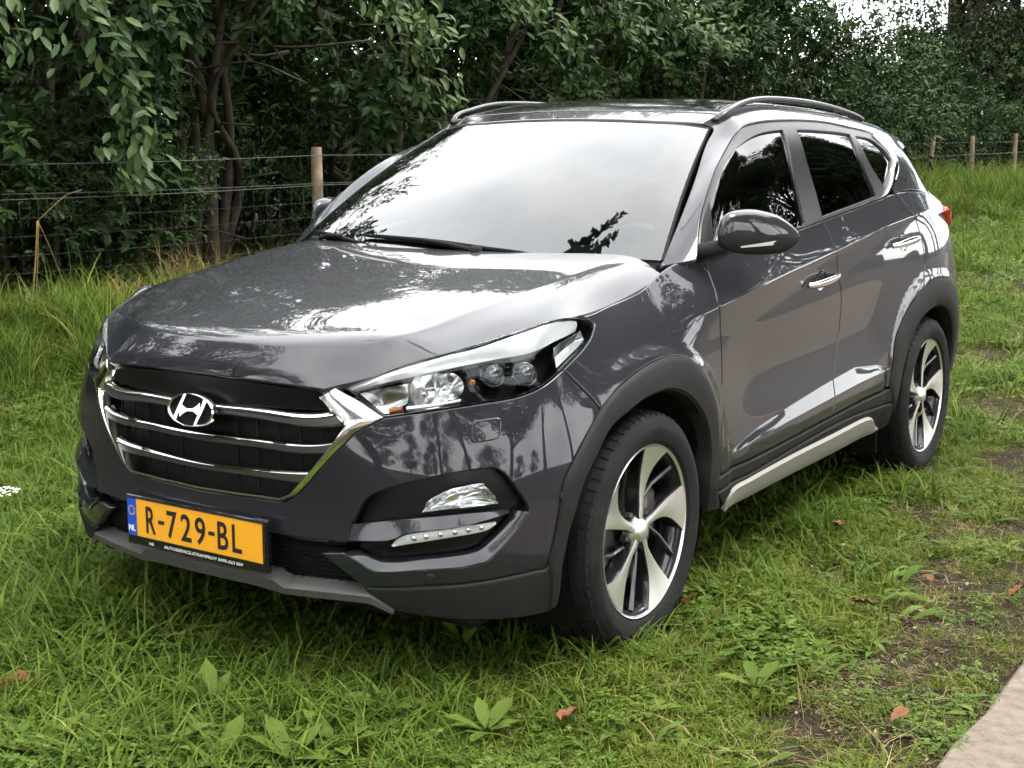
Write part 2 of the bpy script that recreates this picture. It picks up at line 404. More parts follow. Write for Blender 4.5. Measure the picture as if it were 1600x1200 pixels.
H_EXTRA=np.array([(s*u,v+.10*max(0,abs(u)-.42)) for u in np.arange(0,HUC+.02,.012) for v in HVC+np.array([-.02,-.008,0,.008,.02]) for s in (-1,1) if not (u==0 and s<0)]+[(s*(HUC+.02+k),v) for v in np.arange(HVC+.02,HV1-.02,.015) for k in (-.02,-.008,0,.008,.02) for s in (-1,1)])
class UV(list): pass
def uvs(S,seg): return np.array(list(seg),float) if isinstance(seg,UV) else S.pick(seg)
def crom(P,step=.012,closed=False):
    """smooth resample of a point list"""
    P=np.asarray(P,float)
    if len(P)==2:
        n=max(1,int(np.linalg.norm(P[1]-P[0])/step)); return P[0]+(P[1]-P[0])*np.linspace(0,1,n+1)[:,None]
    d=np.linalg.norm(np.diff(P,axis=0),axis=1); k=np.concatenate([[0],np.cumsum(np.sqrt(d)+1e-9)])
    E=np.concatenate([[2*P[0]-P[1]],P,[2*P[-1]-P[-2]]]); out=[]
    for i in range(len(P)-1):
        p0,p1,p2,p3=E[i:i+4]; n=max(1,int(round(d[i]/step)))
        for t in np.linspace(0,1,n,endpoint=False):
            m1=(p2-p0)*.5*min(1,2*d[i]/(np.linalg.norm(p2-p0)+1e-9)); m2=(p3-p1)*.5*min(1,2*d[i]/(np.linalg.norm(p3-p1)+1e-9))
            out.append((2*t**3-3*t**2+1)*p1+(t**3-2*t**2+t)*m1+(-2*t**3+3*t**2)*p2+(t**3-t**2)*m2)
    out.append(P[-1]); return np.array(out)
def loop_uv(S,segs,step=.012):
    L=[]
    for sg in segs:
        p=crom(uvs(S,sg),step)
        if L and np.linalg.norm(L[-1]-p[0])<1e-3: p=p[1:]
        L+=list(p)
    if np.linalg.norm(L[0]-L[-1])<1e-3: L.pop()
    L=np.array(L)
    a=.5*np.sum(L[:,0]*np.roll(L[:,1],-1)-np.roll(L[:,0],-1)*L[:,1])
    return L if a>0 else L[::-1]
def inset(L,d):
    e=np.roll(L,-1,0)-L; e/=np.linalg.norm(e,axis=1,keepdims=True)+1e-12; n=np.stack([-e[:,1],e[:,0]],1)   # left = inside of ccw
    m=n+np.roll(n,1,0); m/=np.linalg.norm(m,axis=1,keepdims=True)+1e-9; c=np.clip((m*n).sum(1),.45,1)
    return L+m*(d/c)[:,None]
def inside(L,q):
    x,y=q[:,0],q[:,1]; r=np.zeros(len(q),bool)
    for a,b in zip(L,np.roll(L,-1,0)):
        if abs(a[1]-b[1])<1e-12: continue
        r^=((a[1]>y)!=(b[1]>y))&(x<(b[0]-a[0])*(y-a[1])/(b[1]-a[1])+a[0])
    return r
def fill_uv(loops,res,extra=None):
    """triangulated interior of ccw outer loop and hole loops, with a regular grid of inner points"""
    V=[tuple(p) for L in loops for p in L]; E=[]; b=0
    for L in loops: E+=[(b+i,b+(i+1)%len(L)) for i in range(len(L))]; b+=len(L)
    O=loops[0]; lo,hi=O.min(0),O.max(0)
    g=np.stack(np.meshgrid(np.arange(lo[0],hi[0],res),np.arange(lo[1],hi[1],res)),-1).reshape(-1,2)
    if extra is not None:
        ex=extra[(extra>lo).all(1)&(extra<hi).all(1)]
        if len(ex):
            dm=np.full(len(g),9.)
            for i in range(0,len(g),500): dm[i:i+500]=((g[i:i+500,None]-ex[None])**2).sum(-1).min(1)
            g=np.concatenate([g[dm>(.5*res)**2],ex])
    if len(g):
        ok=inside(O,g)
        for h in loops[1:]: ok&=~inside(h,g)
        g=g[ok]
        if len(g):
            Bp=np.concatenate(loops); keep=np.ones(len(g),bool)
            for i in range(0,len(g),2000): keep[i:i+2000]=(((g[i:i+2000,None]-Bp[None])**2).sum(-1).min(1)>(min(res,.012)*.45)**2)
            V+=[tuple(p) for p in g[keep]]
    vo,eo,fo,*_=delaunay_2d_cdt([Vector(v) for v in V],E,[],0,1e-6)
    vo=np.array([v[:] for v in vo]); cen=np.array([vo[list(f)].mean(0) for f in fo])
    ok=inside(O,cen)
    for h in loops[1:]: ok&=~inside(h,cen)
    return vo,[tuple(f) for f,k in zip(fo,ok) if k]
def panel(name,S,segs,m,parent,holes=(),off=0.,gap=.0018,edge=.0035,depth=.02,res=.03,mirror=True,step=.012,offf=None,extra=None):
    """sheet cut from S: rounded turned-in edge all round. segs: list of photo-pixel or UV polylines"""
    raw=[loop_uv(S,segs,step)]+[loop_uv(S,h,step) for h in holes]
    sg=[1]+[-1]*len(holes)
    top=[inset(L,s*(gap+edge)) for L,s in zip(raw,sg)]; rim=[inset(L,s*gap) for L,s in zip(raw,sg)]
    vo,fo=fill_uv(top,res,extra)
    def ev(q,o):
        p=S.pos(q[:,0],q[:,1]); n=S.nrm(q[:,0],q[:,1]); o=np.full(len(q),o,float)
        if offf is not None: o=o+offf(q,p)
        return p+n*o[:,None],n
    P,N=ev(vo,off)
    for i,f in enumerate(fo):      # orientation
        a,b,c=(P[k] for k in f)
        if np.cross(b-a,c-a)@N[f[0]]<0: fo[i]=tuple(reversed(f))
    V=list(P); NN=list(N); F=list(fo)
    key={tuple(np.round(q,7)):i for i,q in enumerate(vo)}
    for tl,rl,s in zip(top,rim,sg):
        idx=[]
        for q in tl:
            k=key.get(tuple(np.round(q,7)))
            if k is None: k=int(((vo-q)**2).sum(1).argmin())
            idx.append(k)
        p1,n1=ev(rl,off-.55*edge); p2,n2=ev(rl,off-depth)
        t=np.roll(p1,-1,0)-np.roll(p1,1,0); t/=np.linalg.norm(t,axis=1,keepdims=True)+1e-12
        o=np.cross(t,n1)*s
        b=len(V); k=len(rl); V+=list(p1)+list(p2)
        NN+=list((o+n1*.9)/np.linalg.norm(o+n1*.9,axis=1,keepdims=True))+list(o)
        for i in range(k):
            j=(i+1)%k
            q1=(idx[i],b+i,b+j,idx[j]); q2=(b+i,b+k+i,b+k+j,b+j)
            if s<0: q1=q1[::-1]; q2=q2[::-1]
            if idx[i]!=idx[j]: F.append(q1)
            F.append(q2)
    return mk2(name,V,F,m,parent,NN,True,mirror)
def ribbon(name,S,a,b,prof,m,parent,n=None,mirror=True,closed_ends=True,sharp=38,step=.02):
    """strip between two polylines on S; prof=[(t across, offset along normal)]"""
    ca=np.concatenate([crom(uvs(S,s),.004)[(1 if i else 0):] for i,s in enumerate(a)]); cb=np.concatenate([crom(uvs(S,s),.004)[(1 if i else 0):] for i,s in enumerate(b)])
    def rs(c,n):
        d=np.concatenate([[0],np.cumsum(np.linalg.norm(np.diff(c,axis=0),axis=1))]); t=np.linspace(0,d[-1],n); return np.stack([np.interp(t,d,c[:,k]) for k in(0,1)],-1)
    if n is None:
        L=np.linalg.norm(np.diff(ca,axis=0),axis=1).sum(); n=max(3,int(L/step)+1)
    ca,cb=rs(ca,n),rs(cb,n)
    return ribbon_uv(name,S,ca,cb,prof,m,parent,mirror,closed_ends,sharp)
def ribbon_uv(name,S,ca,cb,prof,m,parent,mirror=True,closed_ends=True,sharp=38,flip=False):
    n=len(ca); V=[]; k=len(prof)
    for t,o in prof:
        q=ca*(1-t)+cb*t; V.append(S.pos(q[:,0],q[:,1])+S.nrm(q[:,0],q[:,1])*o)
    V=np.stack(V,1).reshape(-1,3); F=[(i*k+j,i*k+j+1,(i+1)*k+j+1,(i+1)*k+j) for i in range(n-1) for j in range(k-1)]
    if closed_ends: F+=[tuple(range(k)),tuple((n-1)*k+j for j in range(k-1,-1,-1))]
    mb=MB(); mb.add(V,F)
    # outward orientation from the surface normal
    mid=len(F)//2; o=mk(name,mb.V,mb.F,m,parent,None,True); objs=[o]
    me=o.data; bm=bmesh.new(); bm.from_mesh(me)
    j=max(range(k),key=lambda i:prof[i][1]); q=(ca*(1-prof[j][0])+cb*prof[j][0])[n//2]; nn=S.nrm([q[0]],[q[1]])[0]
    sc=sum((f.normal.dot(Vector(nn)) for f in bm.faces if len(f.verts)==4))
    if sc<0: bmesh.ops.reverse_faces(bm,faces=bm.faces)
    for e in bm.edges:
        if len(e.link_faces)==2 and e.calc_face_angle(0)>math.radians(sharp): e.smooth=False
    bm.to_mesh(me); bm.free()
    if mirror:
        bm=bmesh.new(); bm.from_mesh(me); bmesh.ops.scale(bm,vec=(-1,1,1),verts=bm.verts); bmesh.ops.reverse_faces(bm,faces=bm.faces)
        m2=bpy.data.meshes.new(name); bm.to_mesh(m2); bm.free(); objs.append(new_obj(name,m2,m,parent))
    return objs
def wall(name,S,segs,o0,o1,m,parent,mirror=True,step=.015,grow=0):
    """side wall of a recess following a loop"""
    L=loop_uv(S,segs,step); L=inset(L,-grow) if grow else L
    p0=S.pos(L[:,0],L[:,1]); n=S.nrm(L[:,0],L[:,1]); k=len(L); V=np.concatenate([p0+n*o0,p0+n*o1])
    return mk2(name,V,[(i,k+i,k+(i+1)%k,(i+1)%k) for i in range(k)],m,parent,None,True,mirror)
def at(S,px,off=0.):
    w=S.pick([px]); return (S.pos(w[:,0],w[:,1])+S.nrm(w[:,0],w[:,1])*off)[0]
def frame_at(S,px):
    w=S.pick([px]); n=S.nrm(w[:,0],w[:,1])[0]; x=np.cross([0,0,1.],n); x/=np.linalg.norm(x); return S.pos(w[:,0],w[:,1])[0],np.stack([x,np.cross(n,x),n],1)
def text_mesh(s,size,font_scale_x=1.0,ext=.0008,bold=0.):
    c=bpy.data.curves.new('lettering','FONT'); c.body=s; c.size=size; c.extrude=ext; c.align_x='CENTER'; c.align_y='CENTER'; c.offset=bold; c.resolution_u=3
    o=bpy.data.objects.new('lettering',c); col.objects.link(o); dg=bpy.context.evaluated_depsgraph_get(); me=bpy.data.meshes.new_from_object(o.evaluated_get(dg)); 
    bpy.data.objects.remove(o); bpy.data.curves.remove(c)
    co=np.empty(len(me.vertices)*3); me.vertices.foreach_get('co',co); co=co.reshape(-1,3); co[:,0]*=font_scale_x
    lo,hi=co.min(0),co.max(0); co[:,:2]-=((lo+hi)/2)[:2]; me.vertices.foreach_set('co',co.ravel()); me.update(); return me,(hi-lo)
# ================================================================ ground
def tz(x,y):
    x=np.asarray(x,float); y=np.asarray(y,float)
    z=.36*sstep(-x,1.7,5.0)+.10*sstep(-x,5.5,9)+.0095*np.clip(y-6,0,60)*(1-.0*x)
    z=z+.012*np.sin(x*2.3+y*1.1)*np.sin(y*1.9-x*.7)*sstep(np.abs(x)+np.abs(y-1.3),2.6,4.5)*(1-sstep(x,1.3,1.7))
    return z*(1-sstep(x,6.4,7.5)*0)
def tzf(x,y): return float(tz(x,y))
def nodes(m): t=m.node_tree; return t,t.nodes['Principled BSDF']
def ramp(t,fac,stops):
    r=t.nodes.new('ShaderNodeValToRGB'); e=r.color_ramp.elements
    e[0].position=stops[0][0]; e[0].color=(*stops[0][1],1); e[1].position=stops[-1][0]; e[1].color=(*stops[-1][1],1)
    for p,c in stops[1:-1]: k=e.new(p); k.color=(*c,1)
    t.links.new(fac,r.inputs['Fac']); return r.outputs['Color']
def noise_node(t,scale,detail=6,rough=.6,vec=None):
    n=t.nodes.new('ShaderNodeTexNoise'); n.inputs['Scale'].default_value=scale; n.inputs['Detail'].default_value=detail; n.inputs['Roughness'].default_value=rough
    if vec is not None: t.links.new(vec,n.inputs['Vector'])
    return n
M['ground']=mat('soil_and_moss',(.05,.04,.025),.95,spec=.2); t,b=nodes(M['ground'])
tc=t.nodes.new('ShaderNodeTexCoord'); v=tc.outputs['Object']
c1=ramp(t,noise_node(t,9,9,.65,v).outputs['Fac'],[(.30,(.014,.009,.005)),(.46,(.036,.024,.013)),(.56,(.032,.032,.010)),(.72,(.062,.044,.026))])
t.links.new(c1,b.inputs['Base Color']); n2=noise_node(t,55,8,.7,v); bp=t.nodes.new('ShaderNodeBump'); bp.inputs['Strength'].default_value=.9; bp.inputs['Distance'].default_value=.03; t.links.new(n2.outputs['Fac'],bp.inputs['Height']); t.links.new(bp.outputs[0],b.inputs['Normal'])
def sheet(name,xs,ys,zf,m,kind='structure'):
    X,Y=np.meshgrid(xs,ys,indexing='ij'); V=np.stack([X,Y,zf(X,Y)],-1).reshape(-1,3); n=len(ys)
    o=mk(name,V,[(i*n+j,(i+1)*n+j,(i+1)*n+j+1,i*n+j+1) for i in range(len(xs)-1) for j in range(n-1)],m,None,None,True); o['kind']=kind; return o
gx=np.unique(np.concatenate([[-1500,-400,-120,-60,-35,-25,-18,-14],np.arange(-11,4.1,.15),[5,6,7,8,10,14,20,30,60,120,400,1500]])); gy=np.unique(np.concatenate([[-1500,-400,-120,-60,-30,-16,-10,-7],np.arange(-5,12,.15),np.arange(12,44,.5),[50,60,80,120,400,1500]]))
sheet('ground',gx,gy,tz,M['ground'])
# concrete path along the verge: slabs with joints
M['concrete']=mat('concrete',(.36,.32,.28),.9,spec=.25); t,b=nodes(M['concrete']); tc=t.nodes.new('ShaderNodeTexCoord'); v=tc.outputs['Object']
c1=ramp(t,noise_node(t,26,10,.75,v).outputs['Fac'],[(.28,(.10,.078,.060)),(.5,(.18,.145,.115)),(.62,(.215,.175,.142)),(.75,(.28,.24,.20))]); vo=t.nodes.new('ShaderNodeTexVoronoi'); vo.inputs['Scale'].default_value=70; t.links.new(v,vo.inputs['Vector'])
rr=ramp(t,vo.outputs['Distance'],[(.0,(.62,.58,.52)),(.16,(.5,.5,.5)),(1,(.5,.5,.5))]); mixc=t.nodes.new('ShaderNodeMix'); mixc.data_type='RGBA'; mixc.blend_type='OVERLAY'; mixc.inputs[0].default_value=.55; t.links.new(c1,mixc.inputs[6]); t.links.new(rr,mixc.inputs[7]); t.links.new(mixc.outputs[2],b.inputs['Base Color'])
n2=noise_node(t,160,6,.7,v); bp=t.nodes.new('ShaderNodeBump'); bp.inputs['Strength'].default_value=.5; bp.inputs['Distance'].default_value=.008; t.links.new(n2.outputs['Fac'],bp.inputs['Height']); t.links.new(bp.outputs[0],b.inputs['Normal'])
path=empty('path'); path['kind']='structure'
for i in range(16):
    y0=-8.2+i*2.6; mb=MB(); n=14
    xs=1.88+.010*np.sin(np.arange(n)*1.7+i)+RNG.normal(0,.005,n); yy=np.linspace(y0+.003,y0+2.597,n)
    V=[];F=[]
    for k in range(n):
        z=tzf(1.9,yy[k])+.030
        V+=[(xs[k],yy[k],z-.08),(xs[k]-.0,yy[k],z-.012),(xs[k]+.012,yy[k],z),(3.38,yy[k],z),(3.39,yy[k],z-.08)]
    F=[(k*5+j,k*5+j+1,(k+1)*5+j+1,(k+1)*5+j) for k in range(n-1) for j in range(4)]+[(0,1,2,3,4)[::-1],tuple((n-1)*5+j for j in range(5))]
    mb.add(V,F); mb.build('slab',M['concrete'],path,sharp=30)
M['road']=mat('brick_road',(.15,.11,.09),.85,spec=.3); t,b=nodes(M['road']); tc=t.nodes.new('ShaderNodeTexCoord'); bk=t.nodes.new('ShaderNodeTexBrick'); bk.inputs['Scale'].default_value=5.2; bk.inputs['Color1'].default_value=(.085,.062,.050,1); bk.inputs['Color2'].default_value=(.062,.047,.040,1); bk.inputs['Mortar'].default_value=(.05,.045,.037,1); t.links.new(tc.outputs['Object'],bk.inputs['Vector']); t.links.new(bk.outputs['Color'],b.inputs['Base Color'])
sheet('road',[3.392,5,6.5,8.4],np.arange(-60,80,4.),lambda x,y:tz(x,y)+.035,M['road'])
# ================================================================ foliage
HI=(np.array([(0,0,0),(.28,-.40,.05),(.28,.40,.05),(.68,-.47,.03),(.68,.47,.03),(1,0,-.10),(.32,0,-.02),(.66,0,-.05)]),[(0,1,6),(0,6,2),(1,3,7,6),(6,7,4,2),(3,5,7),(7,5,4)])
LO=(np.array([(0,0,0),(.48,-.48,.05),(.48,.48,.05),(1,0,-.08)]),[(0,1,3),(0,3,2)])
def unit(a): return a/(np.linalg.norm(a,axis=-1,keepdims=True)+1e-9)
def leaf_mesh(name,base,d,up,L,W,tpl,m):
    T,F=tpl; d=unit(d); s=unit(np.cross(d,up)); h=np.cross(s,d)
    V=base[:,None]+d[:,None]*(T[None,:,0:1]*L[:,None,None])+s[:,None]*(T[None,:,1:2]*W[:,None,None])+h[:,None]*(T[None,:,2:3]*L[:,None,None])
    n=len(base); k=len(T); V=V.reshape(-1,3)
    lens=np.array([len(f) for f in F]); flat=np.concatenate([np.array(f) for f in F]); 
    loops=(np.arange(n)[:,None]*k+flat[None]).ravel(); starts=np.concatenate([[0],np.cumsum(np.tile(lens,n))[:-1]])
    me=bpy.data.meshes.new(name); me.vertices.add(len(V)); me.vertices.foreach_set('co',V.ravel().astype(np.float32)); me.loops.add(len(loops)); me.loops.foreach_set('vertex_index',loops.astype(np.int32))
    me.polygons.add(len(starts)); me.polygons.foreach_set('loop_start',starts.astype(np.int32)); me.update(calc_edges=True); me.polygons.foreach_set('use_smooth',[True]*len(starts))
    me.materials.append(m); return me
def leaf_mat(name,stops,rough=.38,trans=.22,spec=.5):
    m=bpy.data.materials.new(name); m.use_nodes=True; t=m.node_tree; b=t.nodes['Principled BSDF']; o=t.nodes['Material Output']
    g=t.nodes.new('ShaderNodeNewGeometry'); oi=t.nodes.new('ShaderNodeObjectInfo'); ad=t.nodes.new('ShaderNodeMath'); ad.operation='MULTIPLY_ADD'; ad.inputs[1].default_value=.75
    mu=t.nodes.new('ShaderNodeMath'); mu.operation='MULTIPLY'; mu.inputs[1].default_value=.25
    t.links.new(oi.outputs['Random'],mu.inputs[0]); t.links.new(g.outputs['Random Per Island'],ad.inputs[0]); t.links.new(mu.outputs[0],ad.inputs[2])
    c=ramp(t,ad.outputs[0],stops); t.links.new(c,b.inputs['Base Color']); b.inputs['Roughness'].default_value=rough; b.inputs['Specular IOR Level'].default_value=spec
    tr=t.nodes.new('ShaderNodeBsdfTranslucent'); t.links.new(c,tr.inputs['Color']); mx=t.nodes.new('ShaderNodeMixShader'); mx.inputs[0].default_value=trans
    t.links.new(b.outputs[0],mx.inputs[1]); t.links.new(tr.outputs[0],mx.inputs[2]); t.links.new(mx.outputs[0],o.inputs[0]); return m
M['laurel']=leaf_mat('laurel_leaf',[(0,(.008,.018,.0045)),(.45,(.016,.036,.008)),(.8,(.030,.058,.012)),(.97,(.062,.09,.020)),(1,(.13,.10,.035))],.45,.15,.12)
M['treeleaf']=leaf_mat('tree_leaf',[(0,(.009,.020,.005)),(.5,(.020,.038,.009)),(1,(.044,.064,.016))],.5,.3,.35)
M['bark']=mat('bark',(.042,.033,.024),.9,noise=(9,.5),bump=(30,.6),spec=.2)
def laurel_crown(seed,rx,ry,z0,z1,ntw,tpl,bare_front=False,leaf=.13):
    g=np.random.default_rng(seed); nb=34; bl=[]
    while len(bl)<nb:
        a=g.uniform(0,2*math.pi); zz=g.uniform(0,1); r=(.55+.45*g.random())*(1-.35*max(0,zz-.6)/.4)
        z=z0+(z1-z0)*zz; bl.append((rx*r*math.cos(a),ry*r*math.sin(a),z,g.uniform(.38,.72)))
    bl=np.array(bl); pb=bl[:,3]**2; bi=g.choice(nb,ntw,p=pb/pb.sum()); o=unit(g.normal(0,1,(ntw,3)))
    o=unit(o+unit(bl[bi,:3]*[1,1,0])*.55+np.array([0,0,.12]))
    p=bl[bi,:3]+o*bl[bi,3:4]*(g.random((ntw,1))**.35)*[1,1,.9]
    ok=p[:,2]>z0*.6+.05; p,o=p[ok],o[ok]; nt=len(p)
    k=8; ax=unit(o+g.normal(0,.45,(nt,3))+np.array([0,0,-.10])); 
    base=[];dd=[];up=[]
    ref=unit(np.cross(ax,g.normal(0,1,(nt,3)))); ref2=np.cross(ax,ref)
    for j in range(k):
        a=j*2.4+g.uniform(0,1,nt); rad=ref*np.cos(a)[:,None]+ref2*np.sin(a)[:,None]; f=j/(k-1)
        base.append(p+ax*(.20*(f-.5))); dd.append(ax*(.35+.55*f)+rad*(1.0-.45*f)+np.array([0,0,-.25])+g.normal(0,.12,(nt,3))); up.append(ax*.8+np.array([0,0,.8])-rad*.2)
    base=np.concatenate(base); dd=np.concatenate(dd); up=np.concatenate(up); N=len(base); L=leaf*g.uniform(.65,1.2,N); W=L*g.uniform(.34,.44,N)
    return leaf_mesh('crown',base,dd,up,L,W,tpl,M['laurel']),bl
def stems(name,seed,bl,nst,h0,r0=.07,spread=.35):
    g=np.random.default_rng(seed+99); mb=MB()
    idx=g.choice(len(bl),nst,replace=False)
    for i in idx:
        t=bl[i,:3]; a=g.uniform(0,6.28); s=np.array([.22*math.cos(a),.22*math.sin(a),-.3]); m1=np.array([s[0]*1.5+t[0]*.2,s[1]*1.5+t[1]*.2,t[2]*.35])+g.normal(0,.1,3); m2=np.array([t[0]*.6,t[1]*.6,t[2]*.7])+g.normal(0,.14,3)
        P=crom(np.array([s,m1,m2,t]),.18); mb.tube(P,np.linspace(r0*g.uniform(.7,1.1),.012,len(P)),7)
        for q in range(4):
            j=int(len(P)*g.uniform(.35,.9)); e=P[j]+g.normal(0,1,3)*[.5,.5,.35]; mm=(P[j]+e)/2+g.normal(0,.07,3); mb.tube(crom(np.array([P[j],mm,e]),.15),.011,5)
    me=bpy.data.meshes.new(name); me.from_pydata(mb.V,[],mb.F); me.update(); me.polygons.foreach_set('use_smooth',[True]*len(me.polygons)); me.materials.append(M['bark']); return me
VAR=[]
for sd,(rx,ry,z0,z1,ntw) in enumerate(((1.35,1.45,.35,5.6,1250),(1.3,1.5,.3,5.2,1250),(1.45,1.35,.4,5.9,1250))):
    cm,bl=laurel_crown(20+sd,rx,ry,z0,z1,ntw,HI); VAR.append((cm,stems('trunk',sd,bl,7,z0)))
cmb,blb=laurel_crown(41,1.35,1.6,2.05,5.8,1000,HI); BARE=(cmb,stems('trunk',7,blb,7,2.0,.075))
cml,bll=laurel_crown(52,1.5,1.5,.3,3.0,900,HI,leaf=.11); LOW=(cml,stems('trunk',9,bll,6,.3,.05))
def plant(name,parts,loc,rz,sc,label,cat,group=None,pn=('crown','trunk')):
    e=empty(name,loc); e.rotation_euler=(0,0,rz); e.scale=(sc,sc,sc)
    for me,n in zip(parts,pn): o=bpy.data.objects.new(n,me); col.objects.link(o); o.parent=e
    if label: tag(e,label,cat,group)
    return e
ORD=['first','second','third','fourth','fifth','sixth','seventh','eighth','ninth','tenth','eleventh','twelfth','thirteenth','fourteenth','fifteenth','sixteenth','seventeenth','eighteenth']
ROW=[ # x,y,variant,scale,rot,label
 (-7.0,-2.6,0,1.0,.3,'cherry laurel shrub beyond the left edge of the fence wires'),
 (-6.8,-.4,1,1.0,1.2,'cherry laurel shrub left of the drooping branch, near the left edge'),
 (-6.75,1.7,2,.98,2.2,'dark cherry laurel shrub behind the broken dry stalk'),
 (-6.85,3.6,0,1.0,4.1,'cherry laurel shrub whose bright leafy branch droops over the top wire'),
 (-6.95,5.7,'b',1.0,.4,'cherry laurel with bare forked trunks showing behind the near fence post'),
 (-6.9,7.9,1,1.0,3.0,'cherry laurel shrub behind the car roof, just right of the near fence post'),
 (-6.85,10.1,2,1.0,.2,'cherry laurel shrub rising behind the middle of the car roof'),
 (-6.8,12.4,0,1.02,5.2,'cherry laurel shrub behind the right roof rail'),
 (-6.8,14.8,1,1.02,2.6,'tall cherry laurel shrub left of the sky gap'),
 (-6.9,17.2,2,.92,1.0,'tall cherry laurel shrub touching the sky gap'),
]
for x,y,vr,sc,rz,lb in ROW:
    pm=BARE if vr=='b' else VAR[vr]
    plant('laurel_shrub',pm,(x,y,tzf(x,y)-.03),rz,sc,lb,'shrub','laurel hedge behind the fence')
for i,(x,y,sc,lb) in enumerate(((-6.7,19.6,1.05,'low laurel shrub under the left part of the sky gap'),(-6.8,22.0,1.24,'low laurel shrub under the right part of the sky gap'),(-6.6,24.4,.95,'low laurel shrub behind the leftmost of the three far fence posts'))):
    plant('laurel_shrub',LOW,(x,y,tzf(x,y)-.03),i*1.9,sc,lb,'shrub','laurel hedge behind the fence')
for i in range(11):      # second, denser rank that closes the gaps
    y=-3.4+i*2.15; x=-8.7+.25*math.sin(i*2.1)
    plant('laurel_shrub',VAR[i%3],(x,y,tzf(x,y)-.03),i*2.3+.5,1.0+.04*(i%3),ORD[i]+' cherry laurel from the left in the half hidden second rank of the hedge','shrub','second rank of the laurel hedge')
LOWS=((-7.2,27.4,1.1),(-6.9,30.0,.9),(-7.3,32.8,1.1),(-6.8,35.6,1.1),(-7.2,38.6,1.25),(-6.9,42.0,1.3),(-8.9,25.0,1.34),(-9.4,29.0,1.38),(-9.2,33.5,1.2),(-9.5,38.5,1.4),(-9.0,21.5,1.0),(-6.35,1.3,.62),(-6.3,2.9,.6),(-6.45,4.3,.55),(-7.3,6.9,.62),(-8.2,6.6,.9),(-9.8,8.4,1.0),(-9.4,4.6,1.0))
LORD={k:r for r,k in enumerate(sorted(range(len(LOWS)),key=lambda k:project((LOWS[k][0],LOWS[k][1],1.))[0]))}
for i,(x,y,sc) in enumerate(LOWS):
    plant('laurel_shrub',LOW,(x,y,tzf(x,y)-.03),i*1.3,sc,ORD[LORD[i]]+' from the left of the low laurel shrubs that fill the hedge','shrub','low shrubs filling the hedge')
# the bright branch that hangs over the fence on the left
g=np.random.default_rng(5); br=[]; 
P0=[np.array(pk(*p,x=-5.05)) for p in ((95,-60),(140,20),(175,70),(195,130),(210,190),(205,245),(215,275))]
BP=crom(np.array(P0),.03); base=[];dd=[];up=[]
for i in range(2,len(BP)):
    ax=unit(BP[i]-BP[i-1])
    for q in range(5):
        rad=unit(g.normal(0,1,3)); base.append(BP[i]+g.normal(0,.07,3)*[1,1.4,.8]); dd.append(ax*.6+rad*.9+np.array([.25,-.15,-.35])); up.append(np.array([.5,-.4,.9])+g.normal(0,.25,3))
base,dd,up=np.array(base),np.array(dd),np.array(up); n=len(base); L=.15*g.uniform(.7,1.15,n)
M['brightleaf']=leaf_mat('lit_laurel_leaf',[(0,(.035,.065,.022)),(.5,(.06,.10,.034)),(1,(.095,.14,.036))],.42,.22,.2)  # paler than the hedge laurel: brightness of lit outer leaves put into the colour
hb=empty('laurel_branch',tuple(BP[0])); tag(hb,'bright green laurel branch drooping over the wires at the upper left','branch')
o=new_obj('leaves',leaf_mesh('leaves',base-BP[0],dd,up,L,L*.40,HI,M['brightleaf']),None,hb); mb=MB(); mb.tube(BP-BP[0],np.linspace(.014,.004,len(BP)),6); mb.build('twig',M['bark'],hb)
# more lit leaf sprays along the front of the hedge, upper middle
def spray(name,pxs,x,n_per,label,seed,leaf=.13,spread=.12):
    g=np.random.default_rng(seed); BP=crom(np.array([pk(*p,x=x) for p in pxs]),.035); base=[];dd=[];up=[]
    for i in range(1,len(BP)):
        ax=unit(BP[i]-BP[i-1])
        for q in range(n_per):
            rad=unit(g.normal(0,1,3)); base.append(BP[i]+g.normal(0,spread,3)*[1,1.6,.8]); dd.append(ax*.7+rad*.8+np.array([.3,-.2,-.35])); up.append(np.array([.4,-.3,1.])+g.normal(0,.25,3))
    base,dd,up=np.array(base),np.array(dd),np.array(up); n=len(base); L=leaf*g.uniform(.7,1.15,n); e=empty(name,tuple(BP[0])); tag(e,label,'branch')
    new_obj('leaves',leaf_mesh('leaves',base-BP[0],dd,up,L,L*.40,HI,M['brightleaf']),None,e); mb=MB(); mb.tube(BP-BP[0],np.linspace(.012,.004,len(BP)),6); mb.build('twig',M['bark'],e)
spray('laurel_branch',[(560,-60),(600,0),(640,40),(690,60)],-5.3,5,'bright laurel branch at the top edge, above the windscreen',31)
spray('laurel_branch',[(760,-70),(800,-10),(860,40),(900,75)],-5.2,5,'bright laurel branch at the top edge, above the left roof rail',32)
spray('laurel_branch',[(1000,-80),(1040,0),(1090,50),(1150,70)],-5.0,5,'bright laurel branch reaching right, above the right roof rail',33)
spray('laurel_branch',[(640,-40),(650,60),(670,120),(690,165)],-5.5,4,'laurel branch drooping towards the upper left corner of the windscreen',34)
spray('laurel_branch',[(930,-70),(950,-10),(985,30),(1010,60)],-5.1,4,'bright laurel branch at the top edge, above the middle of the car roof',35)
spray('laurel_branch',[(-40,-40),(-10,10),(20,50),(30,85)],-5.1,4,'bright laurel branch in the upper left corner',36,.14,.09)
